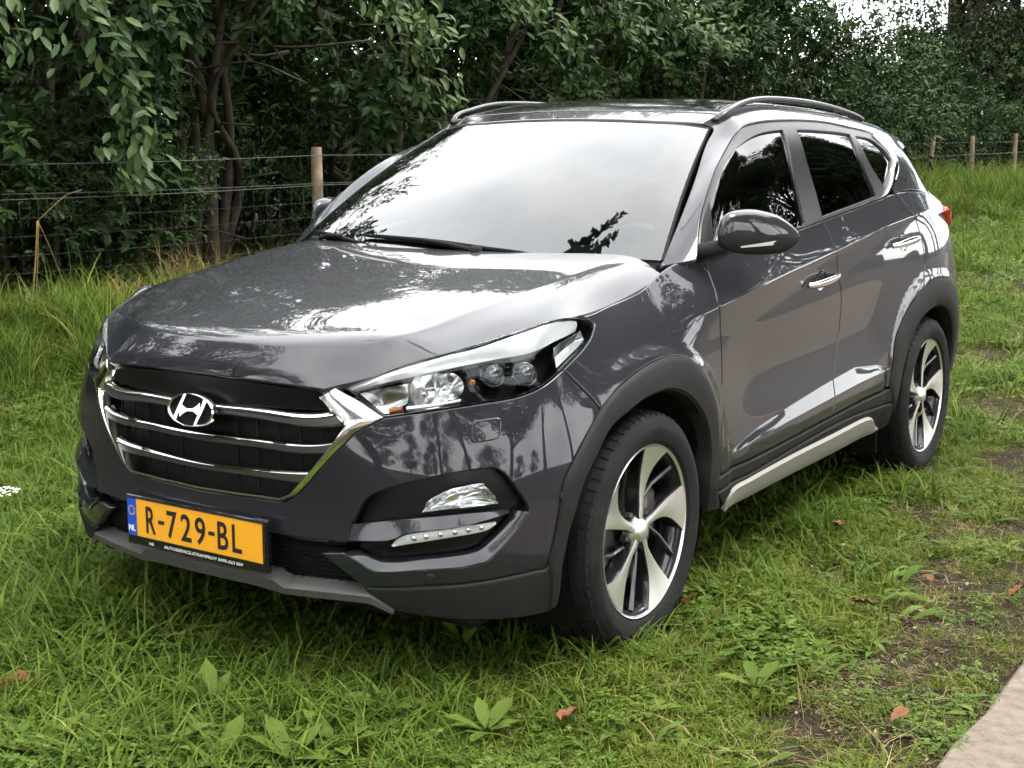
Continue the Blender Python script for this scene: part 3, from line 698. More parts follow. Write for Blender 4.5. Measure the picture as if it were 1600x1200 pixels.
# ---------------------------------------------------------------- taller trees: behind the hedge, at the far right and across the road
def tree_meshes(seed,h,cr,nl,leaf,trunk_r,zlow=.24):
    g=np.random.default_rng(seed); nb=46; bl=[]
    for i in range(nb):
        a=g.uniform(0,6.283); zz=g.uniform(0,1); r=cr*(.25+.75*g.random())*math.sin(math.pi*min(.97,.12+.85*zz))**.6; bl.append((r*math.cos(a),r*math.sin(a),h*(zlow+(.98-zlow)*zz),g.uniform(.45,.95)*cr*.34))
    bl=np.array(bl); bi=g.integers(0,nb,nl); o=unit(g.normal(0,1,(nl,3))); p=bl[bi,:3]+o*bl[bi,3:4]*g.random((nl,1))**.4
    d=unit(o+g.normal(0,.6,(nl,3))+np.array([0,0,-.3])); L=leaf*g.uniform(.7,1.3,nl)
    cm=leaf_mesh('crown',p,d,np.array([0,0,1.])+g.normal(0,.5,(nl,3)),L,L*.55,LO,M['treeleaf'])
    mb=MB(); P=np.array([(0,0,-.3),(.04,.02,h*.2),(-.05,.05,h*.45),(.05,-.03,h*.75),(0,0,h*.95)]); Pc=crom(P,.4); mb.tube(Pc,np.interp(np.linspace(0,1,len(Pc)),[0,.06,.5,1],[trunk_r*1.35,trunk_r,trunk_r*.6,.02]),10)
    for i in range(16):
        b=bl[g.integers(0,nb)]; s=np.array([0,0,max(h*.16,b[2]*.6)]); mm=(s+b[:3])/2+np.array([0,0,.1])+g.normal(0,.12,3); Pq=crom(np.array([s,mm,b[:3]]),.3); mb.tube(Pq,np.linspace(trunk_r*.35,.012,len(Pq)),6)
    me=bpy.data.meshes.new('trunk'); me.from_pydata(mb.V,[],mb.F); me.update(); me.polygons.foreach_set('use_smooth',[True]*len(me.polygons)); me.materials.append(M['bark']); return cm,me
TA=tree_meshes(61,9.0,2.7,16000,.13,.19); TB=tree_meshes(62,8.2,2.4,15000,.12,.20); TC=tree_meshes(63,8.0,3.2,9000,.20,.2)
for i,(x,y,tm,sc,lb) in enumerate((
 (-9.8,1.5,TA,.95,'tall dark tree behind the shrubs at the left edge'),(-10.2,6.0,TB,.92,'tall dark tree behind the bare forked trunks'),(-9.8,10.5,TA,.84,'tall dark tree behind the car roof'),(-9.8,15.0,TB,1.1,'tall dark tree behind the right roof rail'),(-10.0,19.0,TA,.62,'shorter tree just left of the sky gap'),
 (-7.6,33.9,TB,1.0,'tree with a thick pale trunk behind the middle of the three far fence posts'),(-6.9,35.5,TA,.95,'dark tree behind the rightmost far fence post'),(-8.8,27.2,TA,.38,'small tree between the sky gap and the thick pale trunk'),(-7.4,41.0,TB,1.1,'far tree at the right edge of the picture'),(-9.6,46.,TA,1.1,'farthest tree seen between the trunks at the right edge'))):
    plant('tree',tm,(x,y,tzf(x,y)-.05),i*1.37,sc,lb,'tree','trees behind the hedge')
for i in range(9):
    y=-5+i*3.3; plant('laurel_shrub',VAR[(i+1)%3],(-10.9+.3*math.sin(i*1.7),y,tzf(-10.9,y)-.03),i*1.7,1.15,ORD[i]+' cherry laurel from the left in the hidden third rank of the hedge','shrub','third rank of the laurel hedge')
TD=tree_meshes(64,13.5,3.8,15000,.24,.24,.40)
for i,(x,y,sc) in enumerate(((11.5,-9,1.0),(12.5,-4.5,.95),(12,0,1.05),(11.5,4.5,1.0),(12.5,9,1.05),(12,13.5,1.0),(11.5,18.5,1.05),(12.5,24,1.1),(12,30,1.1),(9.4,-13,.95),(-8.5,-4.6,1.0),(-7.0,-9.5,1.0),(-11.5,-8,1.05),(-3.5,-13.5,.95),(2.5,-15,1.0),(9.3,26,1.05),(9.6,35,1.1),(9.3,42,1.15),(10,47,1.2),(9.4,54,1.2),(13,57,1.3),(1.5,64,1.2),(9.6,68,1.3),(-9.0,21,1.1),(-8.4,35.2,1.1))):
    plant('tree',TB if 9<=i<15 else TD,(x,y,tzf(x,y)-.05),i*1.9,sc*(1.45 if 9<=i<15 else 1.25 if 15<=i<23 else 1),'tall tree standing round the spot, outside the picture' if i<23 else ('tall slim tree at the left side of the sky gap' if y<25 else 'tall slim tree right of the sky gap, beside the thick pale trunk'),'tree','tall trees outside the picture' if i<23 else 'tall far trees')
k=0
for (x,y,sc) in tuple((26+3*math.sin(j*2.2),-20+j*4.2,.75+.2*math.sin(j*1.3)) for j in range(5))+tuple((22-j*4.3,-27-2*math.sin(j*1.9),.72+.2*math.sin(j*2.3)) for j in range(11))+((-17,-26,1.0),(-20,-14,1.0)):
    plant('tree',TC,(x,y,tzf(x,y)-.05),k*1.1,sc,'tree of the tree line across the road, outside the picture','tree','tree line across the road'); k+=1
# long limb of the tall tree at the front left; its tip hangs above the windscreen and mirrors in it
g=np.random.default_rng(77); LB=crom(np.array([(-8.3,-4.5,6.2),(-6.2,-2.6,7.0),(-4.2,-.6,7.0),(-2.9,.6,6.7),(-2.2,1.25,6.5),(-1.85,1.55,6.5),(-1.5,1.95,6.5)]),.06); T2=crom(np.array([(-2.2,1.25,6.5),(-1.75,1.35,6.45),(-1.42,1.52,6.4)]),.05)
lb=empty('tree_limb',tuple(LB[0])); tag(lb,'long tree limb overhead, seen mirrored as a dark sprig in the windscreen','branch'); mb=MB(); mb.tube(LB-LB[0],np.linspace(.09,.006,len(LB)),8); mb.tube(T2-LB[0],.006,5); mb.build('twig',M['bark'],lb)
base=[];dd=[];up=[]
for Q in (LB[-16:],LB[:int(len(LB)*.55):2],T2[2:]):
    for i in range(1,len(Q)):
        ax=unit(Q[i]-Q[i-1])
        for q in range(7): base.append(Q[i]+g.normal(0,.03,3)); dd.append(ax*.8+unit(g.normal(0,1,3))); up.append(np.array([0,0,1.])+g.normal(0,.3,3))
base,dd,up=np.array(base),np.array(dd),np.array(up); L=.13*g.uniform(.6,1.1,len(base)); new_obj('leaves',leaf_mesh('leaves',base-LB[0],dd,up,L,L*.5,LO,M['treeleaf']),None,lb)
# ================================================================ fence
M['post']=mat('weathered_post',(.21,.158,.105),.85,noise=(7,.45),bump=(40,.5),spec=.2); M['wire']=mat('galvanised_wire',(.085,.085,.08),.55,.3)
fence=empty('wire_fence',(-5.31,5.66,0)); tag(fence,'wire fence on round wooden posts in front of the laurel hedge','fence')
def rel(P): return np.asarray(P,float)-np.array([-5.31,5.66,0])
FY=[2.21,5.66,9.1,12.55,16.0,19.5,23.25,26.1,29.65,33.2,36.7]
def ftop(y): return np.interp(y,[2,5.66,12,23,26,30,37],[1.40,1.442,1.5,1.655,1.69,1.775,1.83])
for i,y in enumerate(FY):
    x=-5.31+RNG.normal(0,.012); r=.045+RNG.uniform(-.004,.006); zt=ftop(y); zb=tzf(-5.31,y)-.2; lean=RNG.normal(0,.02,2)
    if i==6: lean=np.array([.085,.03])
    n=9; P=[]; 
    for t_ in np.linspace(0,1,n): P.append((x+lean[0]*t_-lean[0]*.5,y+lean[1]*t_,zb+(zt-zb)*t_))
    mb=MB(); mb.tube(rel(P),[r*1.04]*3+[r]*(n-4)+[r*.93],12); mb.build('post',M['post'],fence,sharp=50)
def fwire(zs,name='wire',r=.0022):
    P=[]; 
    for a,b_ in zip(FY[:-1],FY[1:]):
        for t_ in np.linspace(0,1,6,endpoint=False):
            y=a+(b_-a)*t_; P.append((-5.31+.05,y,zs(y)-.012*math.sin(math.pi*t_)))
    mb=MB(); mb.tube(rel(P),r,5); mb.build(name,M['wire'],fence)
fwire(lambda y:np.interp(y,[2.2,5.6,22,30,37],[1.322,1.374,1.53,1.60,1.66]),r=.003); fwire(lambda y:np.interp(y,[2.2,5.6,22,30,37],[1.13,1.136,1.29,1.36,1.42])); fwire(lambda y:np.interp(y,[2.2,5.6,22,30,37],[1.09,1.12,1.27,1.35,1.41]),r=.003)
for z0 in (.965,.84,.71,.59,.48): fwire(lambda y,z0=z0:z0+np.interp(y,[2.2,5.6,22,30],[0,.012,.15,.22]),'netting_wire',.0009)
for k in range(58):
    y=2.25+k*.15; mb=MB(); mb.tube(rel([(-5.262,y,1.09),(-5.262,y+.01,.75),(-5.262,y,.42)]),.0007,4); mb.build('netting_upright',M['wire'],fence)
# ================================================================ grass (stuff): tufts spread over the verge
def blades(g,n,rad,h0,h1,w,droop,flat=0.,seg=3):
    V=[];F=[]
    for i in range(n):
        a=g.uniform(0,6.283); r=rad*math.sqrt(g.random()); bx,by=r*math.cos(a),r*math.sin(a); h=g.uniform(h0,h1); yaw=g.uniform(0,6.283); dr=droop*g.uniform(.4,1.5); ww=w*g.uniform(.7,1.3)
        dx,dy=math.cos(yaw),math.sin(yaw); sx,sy=-dy,dx; b=len(V)
        for k in range(seg+1):
            t_=k/seg; ho=h*dr*t_**1.8; z=h*(t_-.55*dr*t_**2.2); wk=ww*(1-t_**1.6)*.5
            if k<seg: V+=[(bx+dx*ho-sx*wk,by+dy*ho-sy*wk,z),(bx+dx*ho+sx*wk,by+dy*ho+sy*wk,z)]
            else: V.append((bx+dx*ho,by+dy*ho,max(.004,z)))
        for k in range(seg-1): F.append((b+2*k,b+2*k+1,b+2*k+3,b+2*k+2))
        F.append((b+2*seg-2,b+2*seg-1,b+2*seg))
    return V,F
def grass_mat(name,stops,rough=.55,trans=.3): return leaf_mat(name,stops,rough,trans,.08)
M['grassA']=grass_mat('meadow_grass',[(0,(.032,.058,.009)),(.4,(.074,.124,.017)),(.8,(.138,.185,.030)),(.94,(.21,.225,.05)),(1,(.34,.27,.12))])
M['grassB']=grass_mat('lawn_grass',[(0,(.054,.084,.011)),(.5,(.118,.158,.022)),(.86,(.185,.205,.038)),(1,(.30,.235,.09))])
M['clover']=grass_mat('ground_leaves',[(0,(.050,.095,.015)),(.6,(.105,.165,.028)),(1,(.17,.215,.05))])
M['straw']=grass_mat('dry_straw',[(0,(.20,.13,.06)),(.6,(.34,.25,.13)),(1,(.48,.38,.22))],.7,.15)
tcol=bpy.data.collections.new('tufts'); g=np.random.default_rng(3); kinds=[]
def tuft(name,V,F,m):
    me=bpy.data.meshes.new(name); me.from_pydata(V,[],F); me.update(); me.polygons.foreach_set('use_smooth',[True]*len(me.polygons)); me.materials.append(m); o=bpy.data.objects.new(name,me); tcol.objects.link(o); return o
for i in range(4): tuft('a_long_%d'%i,*blades(g,28,.10,.05,.19,.0075,1.05,seg=4),M['grassA'])
for i in range(4): tuft('b_short_%d'%i,*blades(g,44,.09,.03,.105,.0058,1.05),M['grassB'])
for i in range(2):
    V=[];F=[]
    for q in range(34):
        a=g.uniform(0,6.283); r=.08*math.sqrt(g.random()); c=np.array([r*math.cos(a),r*math.sin(a),g.uniform(.02,.06)])
        for j in range(3):
            b_=a+j*2.09+g.uniform(-.2,.2); d=np.array([math.cos(b_),math.sin(b_),g.uniform(-.2,.25)]); s=np.array([-d[1],d[0],0]); l=g.uniform(.010,.018); k=len(V)
            V+=[tuple(c),tuple(c+d*l*.6+s*l*.45),tuple(c+d*l),tuple(c+d*l*.6-s*l*.45)]; F.append((k,k+1,k+2,k+3))
    tuft('c_clover_%d'%i,V,F,M['clover'])
for i in range(2): tuft('d_straw_%d'%i,*blades(g,14,.10,.05,.16,.003,1.7),M['straw'])
for i in range(2): tuft('e_tall_%d'%i,*blades(g,60,.11,.28,.55,.007,.7,seg=5),M['grassA'])
V_,F_=[],[]
for i in range(2):
    V=[];F=[]
    for q in range(12):
        a=g.uniform(0,6.283); c=np.array([.05*g.normal(),.05*g.normal(),.005]); l=g.uniform(.05,.11); w=l*g.uniform(.16,.28); d=np.array([math.cos(a),math.sin(a)]); sd_=np.array([-d[1],d[0]]); k=len(V); u0=g.uniform(.3,1.1)
        for t_,ww in ((0,.15),(.35,.8),(.7,1.),(1,.05)): z=l*(u0*t_-.75*u0*t_**2)+.006; V+=[(c[0]+d[0]*l*t_-sd_[0]*w*ww*.5,c[1]+d[1]*l*t_-sd_[1]*w*ww*.5,z),(c[0]+d[0]*l*t_+sd_[0]*w*ww*.5,c[1]+d[1]*l*t_+sd_[1]*w*ww*.5,z)]
        F+=[(k+2*j,k+2*j+1,k+2*j+3,k+2*j+2) for j in range(3)]
    tuft('f_weed_%d'%i,V,F,M['clover'])
M['litter']=grass_mat('leaf_litter',[(0,(.025,.016,.009)),(.5,(.070,.045,.025)),(.85,(.15,.11,.065)),(1,(.30,.24,.15))],.8,.1)
for i in range(2):
    V=[];F=[]
    for q in range(46):
        a=g.uniform(0,6.283); c=np.array([.09*g.normal(),.09*g.normal(),g.uniform(.003,.014)]); l=g.uniform(.007,.026); w=l*g.uniform(.12,.5); d=np.array([math.cos(a),math.sin(a),g.uniform(-.1,.2)]); sd_=np.array([-d[1],d[0],g.uniform(-.3,.3)]); k=len(V)
        V+=[tuple(c-d*l*.5),tuple(c+sd_*w*.5),tuple(c+d*l*.5),tuple(c-sd_*w*.5)]; F.append((k,k+1,k+2,k+3))
    tuft('g_litter_%d'%i,V,F,M['litter'])
# bare patches (ground positions read off the photo) thin the lawn beside the path
BAREP=[(1.50,1.02,.34),(1.58,.43,.30),(1.46,1.83,.33),(1.63,-.28,.30),(.99,.20,.16),(.88,4.4,.5),(.20,6.2,.55),(1.72,1.4,.3),(1.70,.75,.22),(1.05,1.9,.22),(1.3,3.0,.4),(1.75,2.4,.4),(1.2,.95,.16)]
def bare(x,y):
    d=np.zeros_like(x)
    for a,b_,r in BAREP: d=np.maximum(d,1-sstep(np.hypot((x-a),(y-b_)*.8)+.07*np.sin(x*17+y*5)+.06*np.sin(y*23-x*9),r*.35,r))
    st=.62*sstep(x+.10*np.sin(y*3.1)+.07*np.sin(y*7.3+x*5),1.32,1.62)*(y<4.5)*(.55+.45*np.sin(x*9+y*4)*np.sin(y*6-x*3))
    return np.maximum(d*.85,st)
pts=[];idx=[];scl=[]
def scatter(n,dmin,dmax,scale,seed):
    g=np.random.default_rng(seed); d=np.sqrt(g.uniform(dmin**2,dmax**2,n)); a=g.uniform(-.47,.47,n)      # view wedge a little wider than the frame
    f=np.array([math.sin(YAW),math.cos(YAW)]); r=np.array([math.cos(YAW),-math.sin(YAW)]); x=CPOS[0]+f[0]*d*np.cos(a)+r[0]*d*np.sin(a); y=CPOS[1]+f[1]*d*np.cos(a)+r[1]*d*np.sin(a)
    ok=(x<1.868-.02*np.sin(y*9))&(x>-9)
    bb=np.maximum(bare(x,y),.75*sstep(-x,4.2,5.0)*(1-sstep(y,8,14))); ok&=(g.random(n)>bb*.55)
    for yc in (0,2.67):
        for xs in (.8,-.8): ok&=~((np.abs(x-xs)<.15)&(np.abs(y-yc)<.14))
    und=(np.abs(x)<.85)&(y>-.6)&(y<3.4); ok&=~(und&(g.random(n)<.45))
    x,y,bb,und=x[ok],y[ok],bb[ok],und[ok]; m=len(x); q=g.random(m)
    nz=.5+.5*np.sin(x*1.7+1.3*np.sin(y*1.1))*np.sin(y*1.4+x*.6)
    lawn=np.clip(sstep(x,.55,1.25)+.35*sstep(y,3,8)*sstep(x,-2.5,0),0,1)       # short lawn beside the path, long grass elsewhere
    k=np.where(q<.10,8+g.integers(0,2,m),np.where(q<.10+.12+.25*bb,10+g.integers(0,2,m)*0+10,0))
    kind=np.where(g.random(m)<lawn*.6+.38,4+g.integers(0,4,m),g.integers(0,4,m))
    kind=np.where(g.random(m)<.08+.35*(np.sin(x*3.1+2*np.sin(y*2.3))*np.sin(y*2.9-x)>.35),8+g.integers(0,2,m),kind); kind=np.where(g.random(m)<.03+.5*bb,10+g.integers(0,2,m),kind)
    fg=(x<.95)&(y<-.75); kind=np.where((g.random(m)<np.where(fg,.26,.13))&(bb<.25),14+g.integers(0,2,m),kind); kind=np.where(g.random(m)<.42*bb,16+g.integers(0,2,m),kind)
    tall=(x<-3.0)&(bb<.5)&(g.random(m)<.55*sstep(-x,3.0,4.2)); kind=np.where(tall,12+g.integers(0,2,m),kind)
    s=scale*g.uniform(.55,1.35,m)*(.62+.75*nz)*(1+.25*np.sin(x*6.1+y*2.2)*np.sin(y*5.3))*np.where(und,.9,1); s=np.where(tall,s*.75,s)
    s=np.where((bb>.2)&(kind<14),s*.55,s); s=np.where(kind>=16,scale*1.15,s)
    pts.append(np.stack([x,y,tz(x,y)-.006],-1)); idx.append(kind); scl.append(s)
scatter(6200,2.3,4.2,.80,1); scatter(12500,4.0,7.2,.88,2); scatter(15000,7.0,14,1.1,3); scatter(13000,13.5,36,1.7,4)
pts=np.concatenate(pts); idx=np.concatenate(idx); scl=np.concatenate(scl)
me=bpy.data.meshes.new('grass'); me.vertices.add(len(pts)); me.vertices.foreach_set('co',pts.ravel().astype(np.float32)); me.update()
a=me.attributes.new('kind','INT','POINT'); a.data.foreach_set('value',idx.astype(np.int32)); a=me.attributes.new('size','FLOAT','POINT'); a.data.foreach_set('value',scl.astype(np.float32))
gg=np.random.default_rng(8); ro=np.stack([gg.normal(0,.12,len(pts)),gg.normal(0,.12,len(pts)),gg.uniform(0,6.283,len(pts))],-1); a=me.attributes.new('turn','FLOAT_VECTOR','POINT'); a.data.foreach_set('vector',ro.ravel().astype(np.float32))
grass=new_obj('grass',me,None); tag(grass,'green grass growing over the whole verge, longer towards the fence','grass',kind='stuff')
ng=bpy.data.node_groups.new('grass_scatter','GeometryNodeTree'); ng.interface.new_socket('Geometry',in_out='INPUT',socket_type='NodeSocketGeometry'); ng.interface.new_socket('Geometry',in_out='OUTPUT',socket_type='NodeSocketGeometry')
gi=ng.nodes.new('NodeGroupInput'); go=ng.nodes.new('NodeGroupOutput'); ip=ng.nodes.new('GeometryNodeInstanceOnPoints'); ci=ng.nodes.new('GeometryNodeCollectionInfo'); ci.inputs['Collection'].default_value=tcol; ci.inputs['Separate Children'].default_value=True; ci.inputs['Reset Children'].default_value=True
def attr(nm,ty): n=ng.nodes.new('GeometryNodeInputNamedAttribute'); n.data_type=ty; n.inputs['Name'].default_value=nm; return n.outputs['Attribute']
e2r=ng.nodes.new('FunctionNodeEulerToRotation')
ng.links.new(gi.outputs[0],ip.inputs['Points']); ng.links.new(ci.outputs[0],ip.inputs['Instance']); ip.inputs['Pick Instance'].default_value=True
ng.links.new(attr('kind','INT'),ip.inputs['Instance Index']); ng.links.new(attr('size','FLOAT'),ip.inputs['Scale']); ng.links.new(attr('turn','FLOAT_VECTOR'),e2r.inputs[0]); ng.links.new(e2r.outputs[0],ip.inputs['Rotation']); ng.links.new(ip.outputs[0],go.inputs[0])
md=grass.modifiers.new('scatter','NODES'); md.node_group=ng
# ================================================================ small things in the grass
M['deadleaf']=mat('dead_leaf',(.17,.072,.032),.75,noise=(40,.35),spec=.2)
def dead_leaf(px,rz,s,label):
    p=pk(*px,z=.05); g=np.random.default_rng(int(px[0])); n=9; V=[];F=[]
    for i in range(n):
        t_=i/(n-1); w=.5*math.sin(math.pi*min(1,t_*.96+.04))**.7*(1+.12*g.normal()); c=.10*math.sin(t_*3.1)+.05*g.normal()
        V+=[(t_-.5,-w*.62,c+.16),(t_-.5,0,c),(t_-.5,w*.62,c+.12)]
    F=[(3*i+j,3*i+j+1,3*i+4+j,3*i+3+j) for i in range(n-1) for j in range(2)]
    o=mk('fallen_leaf',np.array(V)*s,F,M['deadleaf'],None); o.location=(p[0],p[1],.05); o.rotation_euler=(g.normal(0,.3),g.normal(0,.3),rz); tag(o,label,'leaf','brown fallen leaves')
dead_leaf((28,1070),.4,.10,'brown curled leaf in the long grass near the lower left corner'); dead_leaf((890,1120),1.6,.085,'pale brown leaf in the grass below the front wheel, near the bottom edge'); dead_leaf((1075,938),2.1,.05,'small brown leaf just behind the front tyre'); dead_leaf((1350,943),.2,.075,'reddish brown leaf on the lawn between front wheel and path'); dead_leaf((1450,905),2.6,.05,'small brown leaf on the bare soil beside the path'); dead_leaf((1408,1118),1.1,.06,'brown leaf on the bare patch near the path corner'); dead_leaf((1590,925),.9,.06,'reddish leaf at the right edge, by the path'); dead_leaf((1310,820),.9,.055,'brown leaf in the grass below the silver sill')
M['weed']=leaf_mat('weed_leaf',[(0,(.070,.115,.018)),(1,(.125,.172,.034))],.6,.3,.06)
def weed(px,n,l,label,seed,up_=.5):
    p=pk(*px,z=.02); g=np.random.default_rng(seed); a=np.arange(n)*2.4+g.uniform(0,6); d=np.stack([np.cos(a),np.sin(a),np.full(n,up_)+g.normal(0,.25,n)],-1); base=d*[.01,.01,0]
    L=1.05*l*g.uniform(.65,1.1,n); base=base+np.array([0,0,.035]); me=leaf_mesh('leaf_rosette',base,d,np.tile([0,0,1.],(n,1)),L,L*.42,HI,M['weed']); e=empty('broadleaf_weed',(p[0],p[1],.0)); tag(e,label,'weed','broad leaved weeds in the grass'); o=new_obj('leaf_rosette',me,None,e)
weed((165,1175),7,.13,'largest broad leaved weed, at the bottom edge left of the plate',1); weed((330,1110),5,.12,'upright broad leaved weed in front of the number plate',2,1.4); weed((455,1195),6,.12,'broad leaved weed at the bottom edge, right of the plate',3,.9); weed((345,1198),6,.11,'broad leaved weed at the bottom edge, below the plate',4,.6); weed((725,1010),6,.10,'broad leaved weed just under the bumper lip',5,.9); weed((930,1030),7,.09,'broad leaved weed against the front tyre',6,.8); weed((600,1120),6,.10,'broad leaved weed below the fog lamp',7,.6); weed((245,1180),7,.12,'broad leaved weed at the bottom edge, between the largest one and the plate',9,.5); weed((60,1185),7,.12,'broad leaved weed in the lower left corner',10,.5); weed((530,1175),6,.11,'broad leaved weed at the bottom edge, below the inner end of the fog lamp',11,.5); weed((760,1150),7,.10,'broad leaved weed near the bottom edge, left of the pale brown leaf',12,.4); weed((1180,1080),6,.09,'broad leaved weed on the lawn right of the front tyre',13,.4); weed((1010,1120),6,.09,'small broad leaved weed on the lawn below the front tyre',8,.4)
# broken dry stalk and brown bracken clump by the fence
M['dry']=mat('dry_stem',(.17,.115,.045),.8,noise=(12,.35),spec=.2); M['bracken']=leaf_mat('dry_bracken',[(0,(.12,.045,.018)),(.6,(.24,.11,.04)),(1,(.38,.25,.10))],.8,.15,.2)
e=empty('dry_stalk',tuple(pk(50,500,x=-4.9)*[1,1,0]+np.array([0,0,tzf(-4.9,2.7)]))); tag(e,'broken dry yellow stalk leaning by the fence at the left','stalk'); L0=np.array(e.location)
for pxs,r in (([(47,512),(52,450),(56,400),(58,345)],.006),([(54,512),(57,450),(59,400),(60,345)],.004),([(58,346),(80,325),(105,304),(128,297)],.0025),([(60,348),(75,380),(95,430),(106,455),(116,520)],.003)):
    mb=MB(); P=crom(np.array([pk(*p,x=-4.9) for p in pxs])-L0,.06); mb.tube(P,r,6); mb.build('stem',M['dry'],e)
def dry_clump(px,x,n,h,label,seed,m,spread):
    p=pk(*px,x=x); p[2]=tzf(p[0],p[1]); g=np.random.default_rng(seed); V,F=blades(g,n,spread,h*.5,h,.011,.6,seg=4); e=empty('dry_grass_clump',tuple(p)); tag(e,label,'dry grass'); mk('dry_blades',V,F,m,e)
M['tawny']=leaf_mat('tawny_grass',[(0,(.07,.045,.02)),(.6,(.16,.105,.045)),(1,(.26,.19,.09))],.8,.15,.1)
dry_clump((300,420),-4.8,110,.60,'clump of tawny dry grass behind the hood at the left',3,M['tawny'],.26); dry_clump((235,440),-4.7,80,.34,'low rusty brown bracken clump left of the tawny dry grass',4,M['bracken'],.35); dry_clump((20,470),-4.75,70,.25,'low rusty brown clump at the left edge under the fence',5,M['bracken'],.4)
# white umbel flower at the left edge, one seed stalk by the rear wheel
M['petal']=mat('white_petal',(.72,.72,.66),.7); p=pk(10,768,z=.22); e=empty('white_flower',(p[0],p[1],0)); tag(e,'white flower head in the grass at the left edge','flower'); mb=MB(); mb.tube([(0,0,0),(.01,.01,.12),(0,0,.22)],.003,5); mb.build('stem',M['clover'],e)
g=np.random.default_rng(4); mb=MB()
for i in range(46):
    a=g.uniform(0,6.28); r=.045*math.sqrt(g.random()); c=np.array([r*math.cos(a),r*math.sin(a),.22+g.uniform(-.008,.008)]); mb.add([c+np.array(v)*.007 for v in ((1,0,0),(0,1,.2),(-1,0,0),(0,-1,.2))],[(0,1,2,3)])
o=mb.build('flower_head',M['petal'],e,smooth=False)
p=pk(1385,735,z=0.); e=empty('seed_stalk',(p[0],p[1],0)); tag(e,'pale grass seed stalk beside the rear tyre','grass stalk'); mb=MB(); mb.tube(crom(np.array([(0,0,0),(.02,.02,.12),(.07,.05,.22),(.13,.08,.27)]),.03),.0022,5); mb.build('stem',M['straw'],e)
mb=MB(); g=np.random.default_rng(6)
for i in range(26):
    t_=g.uniform(.45,1); c=np.array([.13*t_**1.6,.08*t_**1.4,.27*t_**.85]); d=g.normal(0,1,3)*.012; mb.add([c,c+d+[.006,0,.012],c+d*.4+[.012,.004,.016]],[(0,1,2)])
mb.build('seed_head',M['straw'],e,smooth=False)
# ================================================================ the car
car=empty('parked_car'); tag(car,'dark grey metallic SUV with a yellow front number plate, parked on the grass','car')
# ---- shared outlines (photo pixels on the near side; the far side is mirrored)
HEAD_TOP=[(538,606.5),(600,579.5),(700,549),(805,517.5),(872.5,496.5),(884.5,494.3)]
HEAD_TIP=[(884.5,494.3),(910,496.5),(924,502),(929.5,508)]
HEAD_REAR=[(929.5,508),(925,524),(917.5,537),(895,562.5),(880,577.5)]
HEAD_BOT=[(880,577.5),(857.5,597),(835,610.5),(805,621),(745,631.5),(700,638.5),(650,646),(600,653)]
HEAD_IN=[(600,653),(594,650),(567,630),(546,612.5),(538,606.5)]
SEAM=[(880,577.5),(903,600.5),(927,625),(938,640)]
ARCH_OUT_F=[(938,640),(908,696),(886,740),(880,756),(874,798),(866,840),(857,880)]
ARCH_OUT_R=[(938,640),(966,606),(1000,578),(1034,560),(1055,556),(1076,560),(1096,580),(1112,610),(1119,640),(1121.5,680),(1122,745)]
ARCH_IN=[(870,943),(878,892),(888,838),(901,795),(914,752),(931,716),(956,668),(1000,630),(1030,614),(1052,610),(1076,620),(1096,644),(1106,672),(1110,710),(1107,752),(1101,798)]
GR_IN=[(380,769),(440,777),(455,771),(470,753),(486.5,734),(505,711),(522.5,689),(534,673),(537.5,666)]
GR_OUT=[(380,775.5),(441,784),(462,774.5),(479,758),(496,737),(515,716),(533,698),(556,675.5),(572,667)]
TOPV=_P_top=.85
def ulev(S,u0,u1,v,n=12): return UV([(u,v) for u in np.linspace(u0,u1,n)])
w=A.pick([(901,495),(1098.5,404),(1287,348),(1396,298),(320,760),(320,766)])
U_HS,U_DF,U_B,U_RD=w[0][0],w[1][0],w[2][0],w[3][0]; V_GI=w[4][1]; V_GO=w[5][1]-.002
def yz(y,z,S=A,lo=1.2,hi=5.2):
    uu=np.linspace(lo,hi,400); G=np.stack(np.meshgrid(uu,np.linspace(0,.85,120),indexing='ij'),-1).reshape(-1,2); p=S.base(G[:,0],G[:,1])
    return G[((p[:,1]-y)**2+(p[:,2]-z)**2).argmin()]
# ---- front bumper (one painted skin, wrapping round the fog lamp recess)
BUMP=[UV([(0,V_GO),A.pick([(380,775.5)])[0]]),GR_OUT,[(572,667),(585,660),(600,653)],HEAD_BOT[::-1],SEAM,ARCH_OUT_F,
      [(857,880),(853,888),(840,890),(740,910),(680,915),(600,918),(568,917)],[(568,917),(543,898),(520,880),(500,864)],[(500,864),(538,864)],
      [(538,864),(560,877),(588,893),(660,890),(752,881),(780,859),(808,827),(827,799)],
      [(827,799),(826,793),(806,762),(792,745),(778,734),(768,732),(720,738),(660,750),(600,766),(572,781),(549,820)],
      [(549,820),(546,835),(548,848)],[(548,848),(500,843),(440,836)],UV([A.pick([(440,836)])[0],(0,A.pick([(440,836)])[0][1])])]
half=loop_uv(A,BUMP,.012)
i=[k for k in range(len(half)) if half[k][0]<1e-4]
half=half[half[:,0]>1e-4]
def sym_panel(name,S,halfloop,m,parent,**k):
    """halfloop: ccw points with u>0; mirrored over u=0"""
    j=int(np.argmax(np.linalg.norm(np.roll(halfloop,-1,0)-halfloop,axis=1)*(np.minimum(halfloop[:,0],np.roll(halfloop,-1,0)[:,0])<.03)))
    h=np.roll(halfloop,-(j+1),0)            # starts and ends next to the centre line
    L=np.concatenate([h,(h*[-1,1])[::-1]])
    return panel(name,S,[UV([tuple(p) for p in L]+[tuple(L[0])])],m,parent,mirror=False,step=1.0,**k)
sym_panel('front_bumper',A,half,M['paint'],car,res=.025,depth=.03)
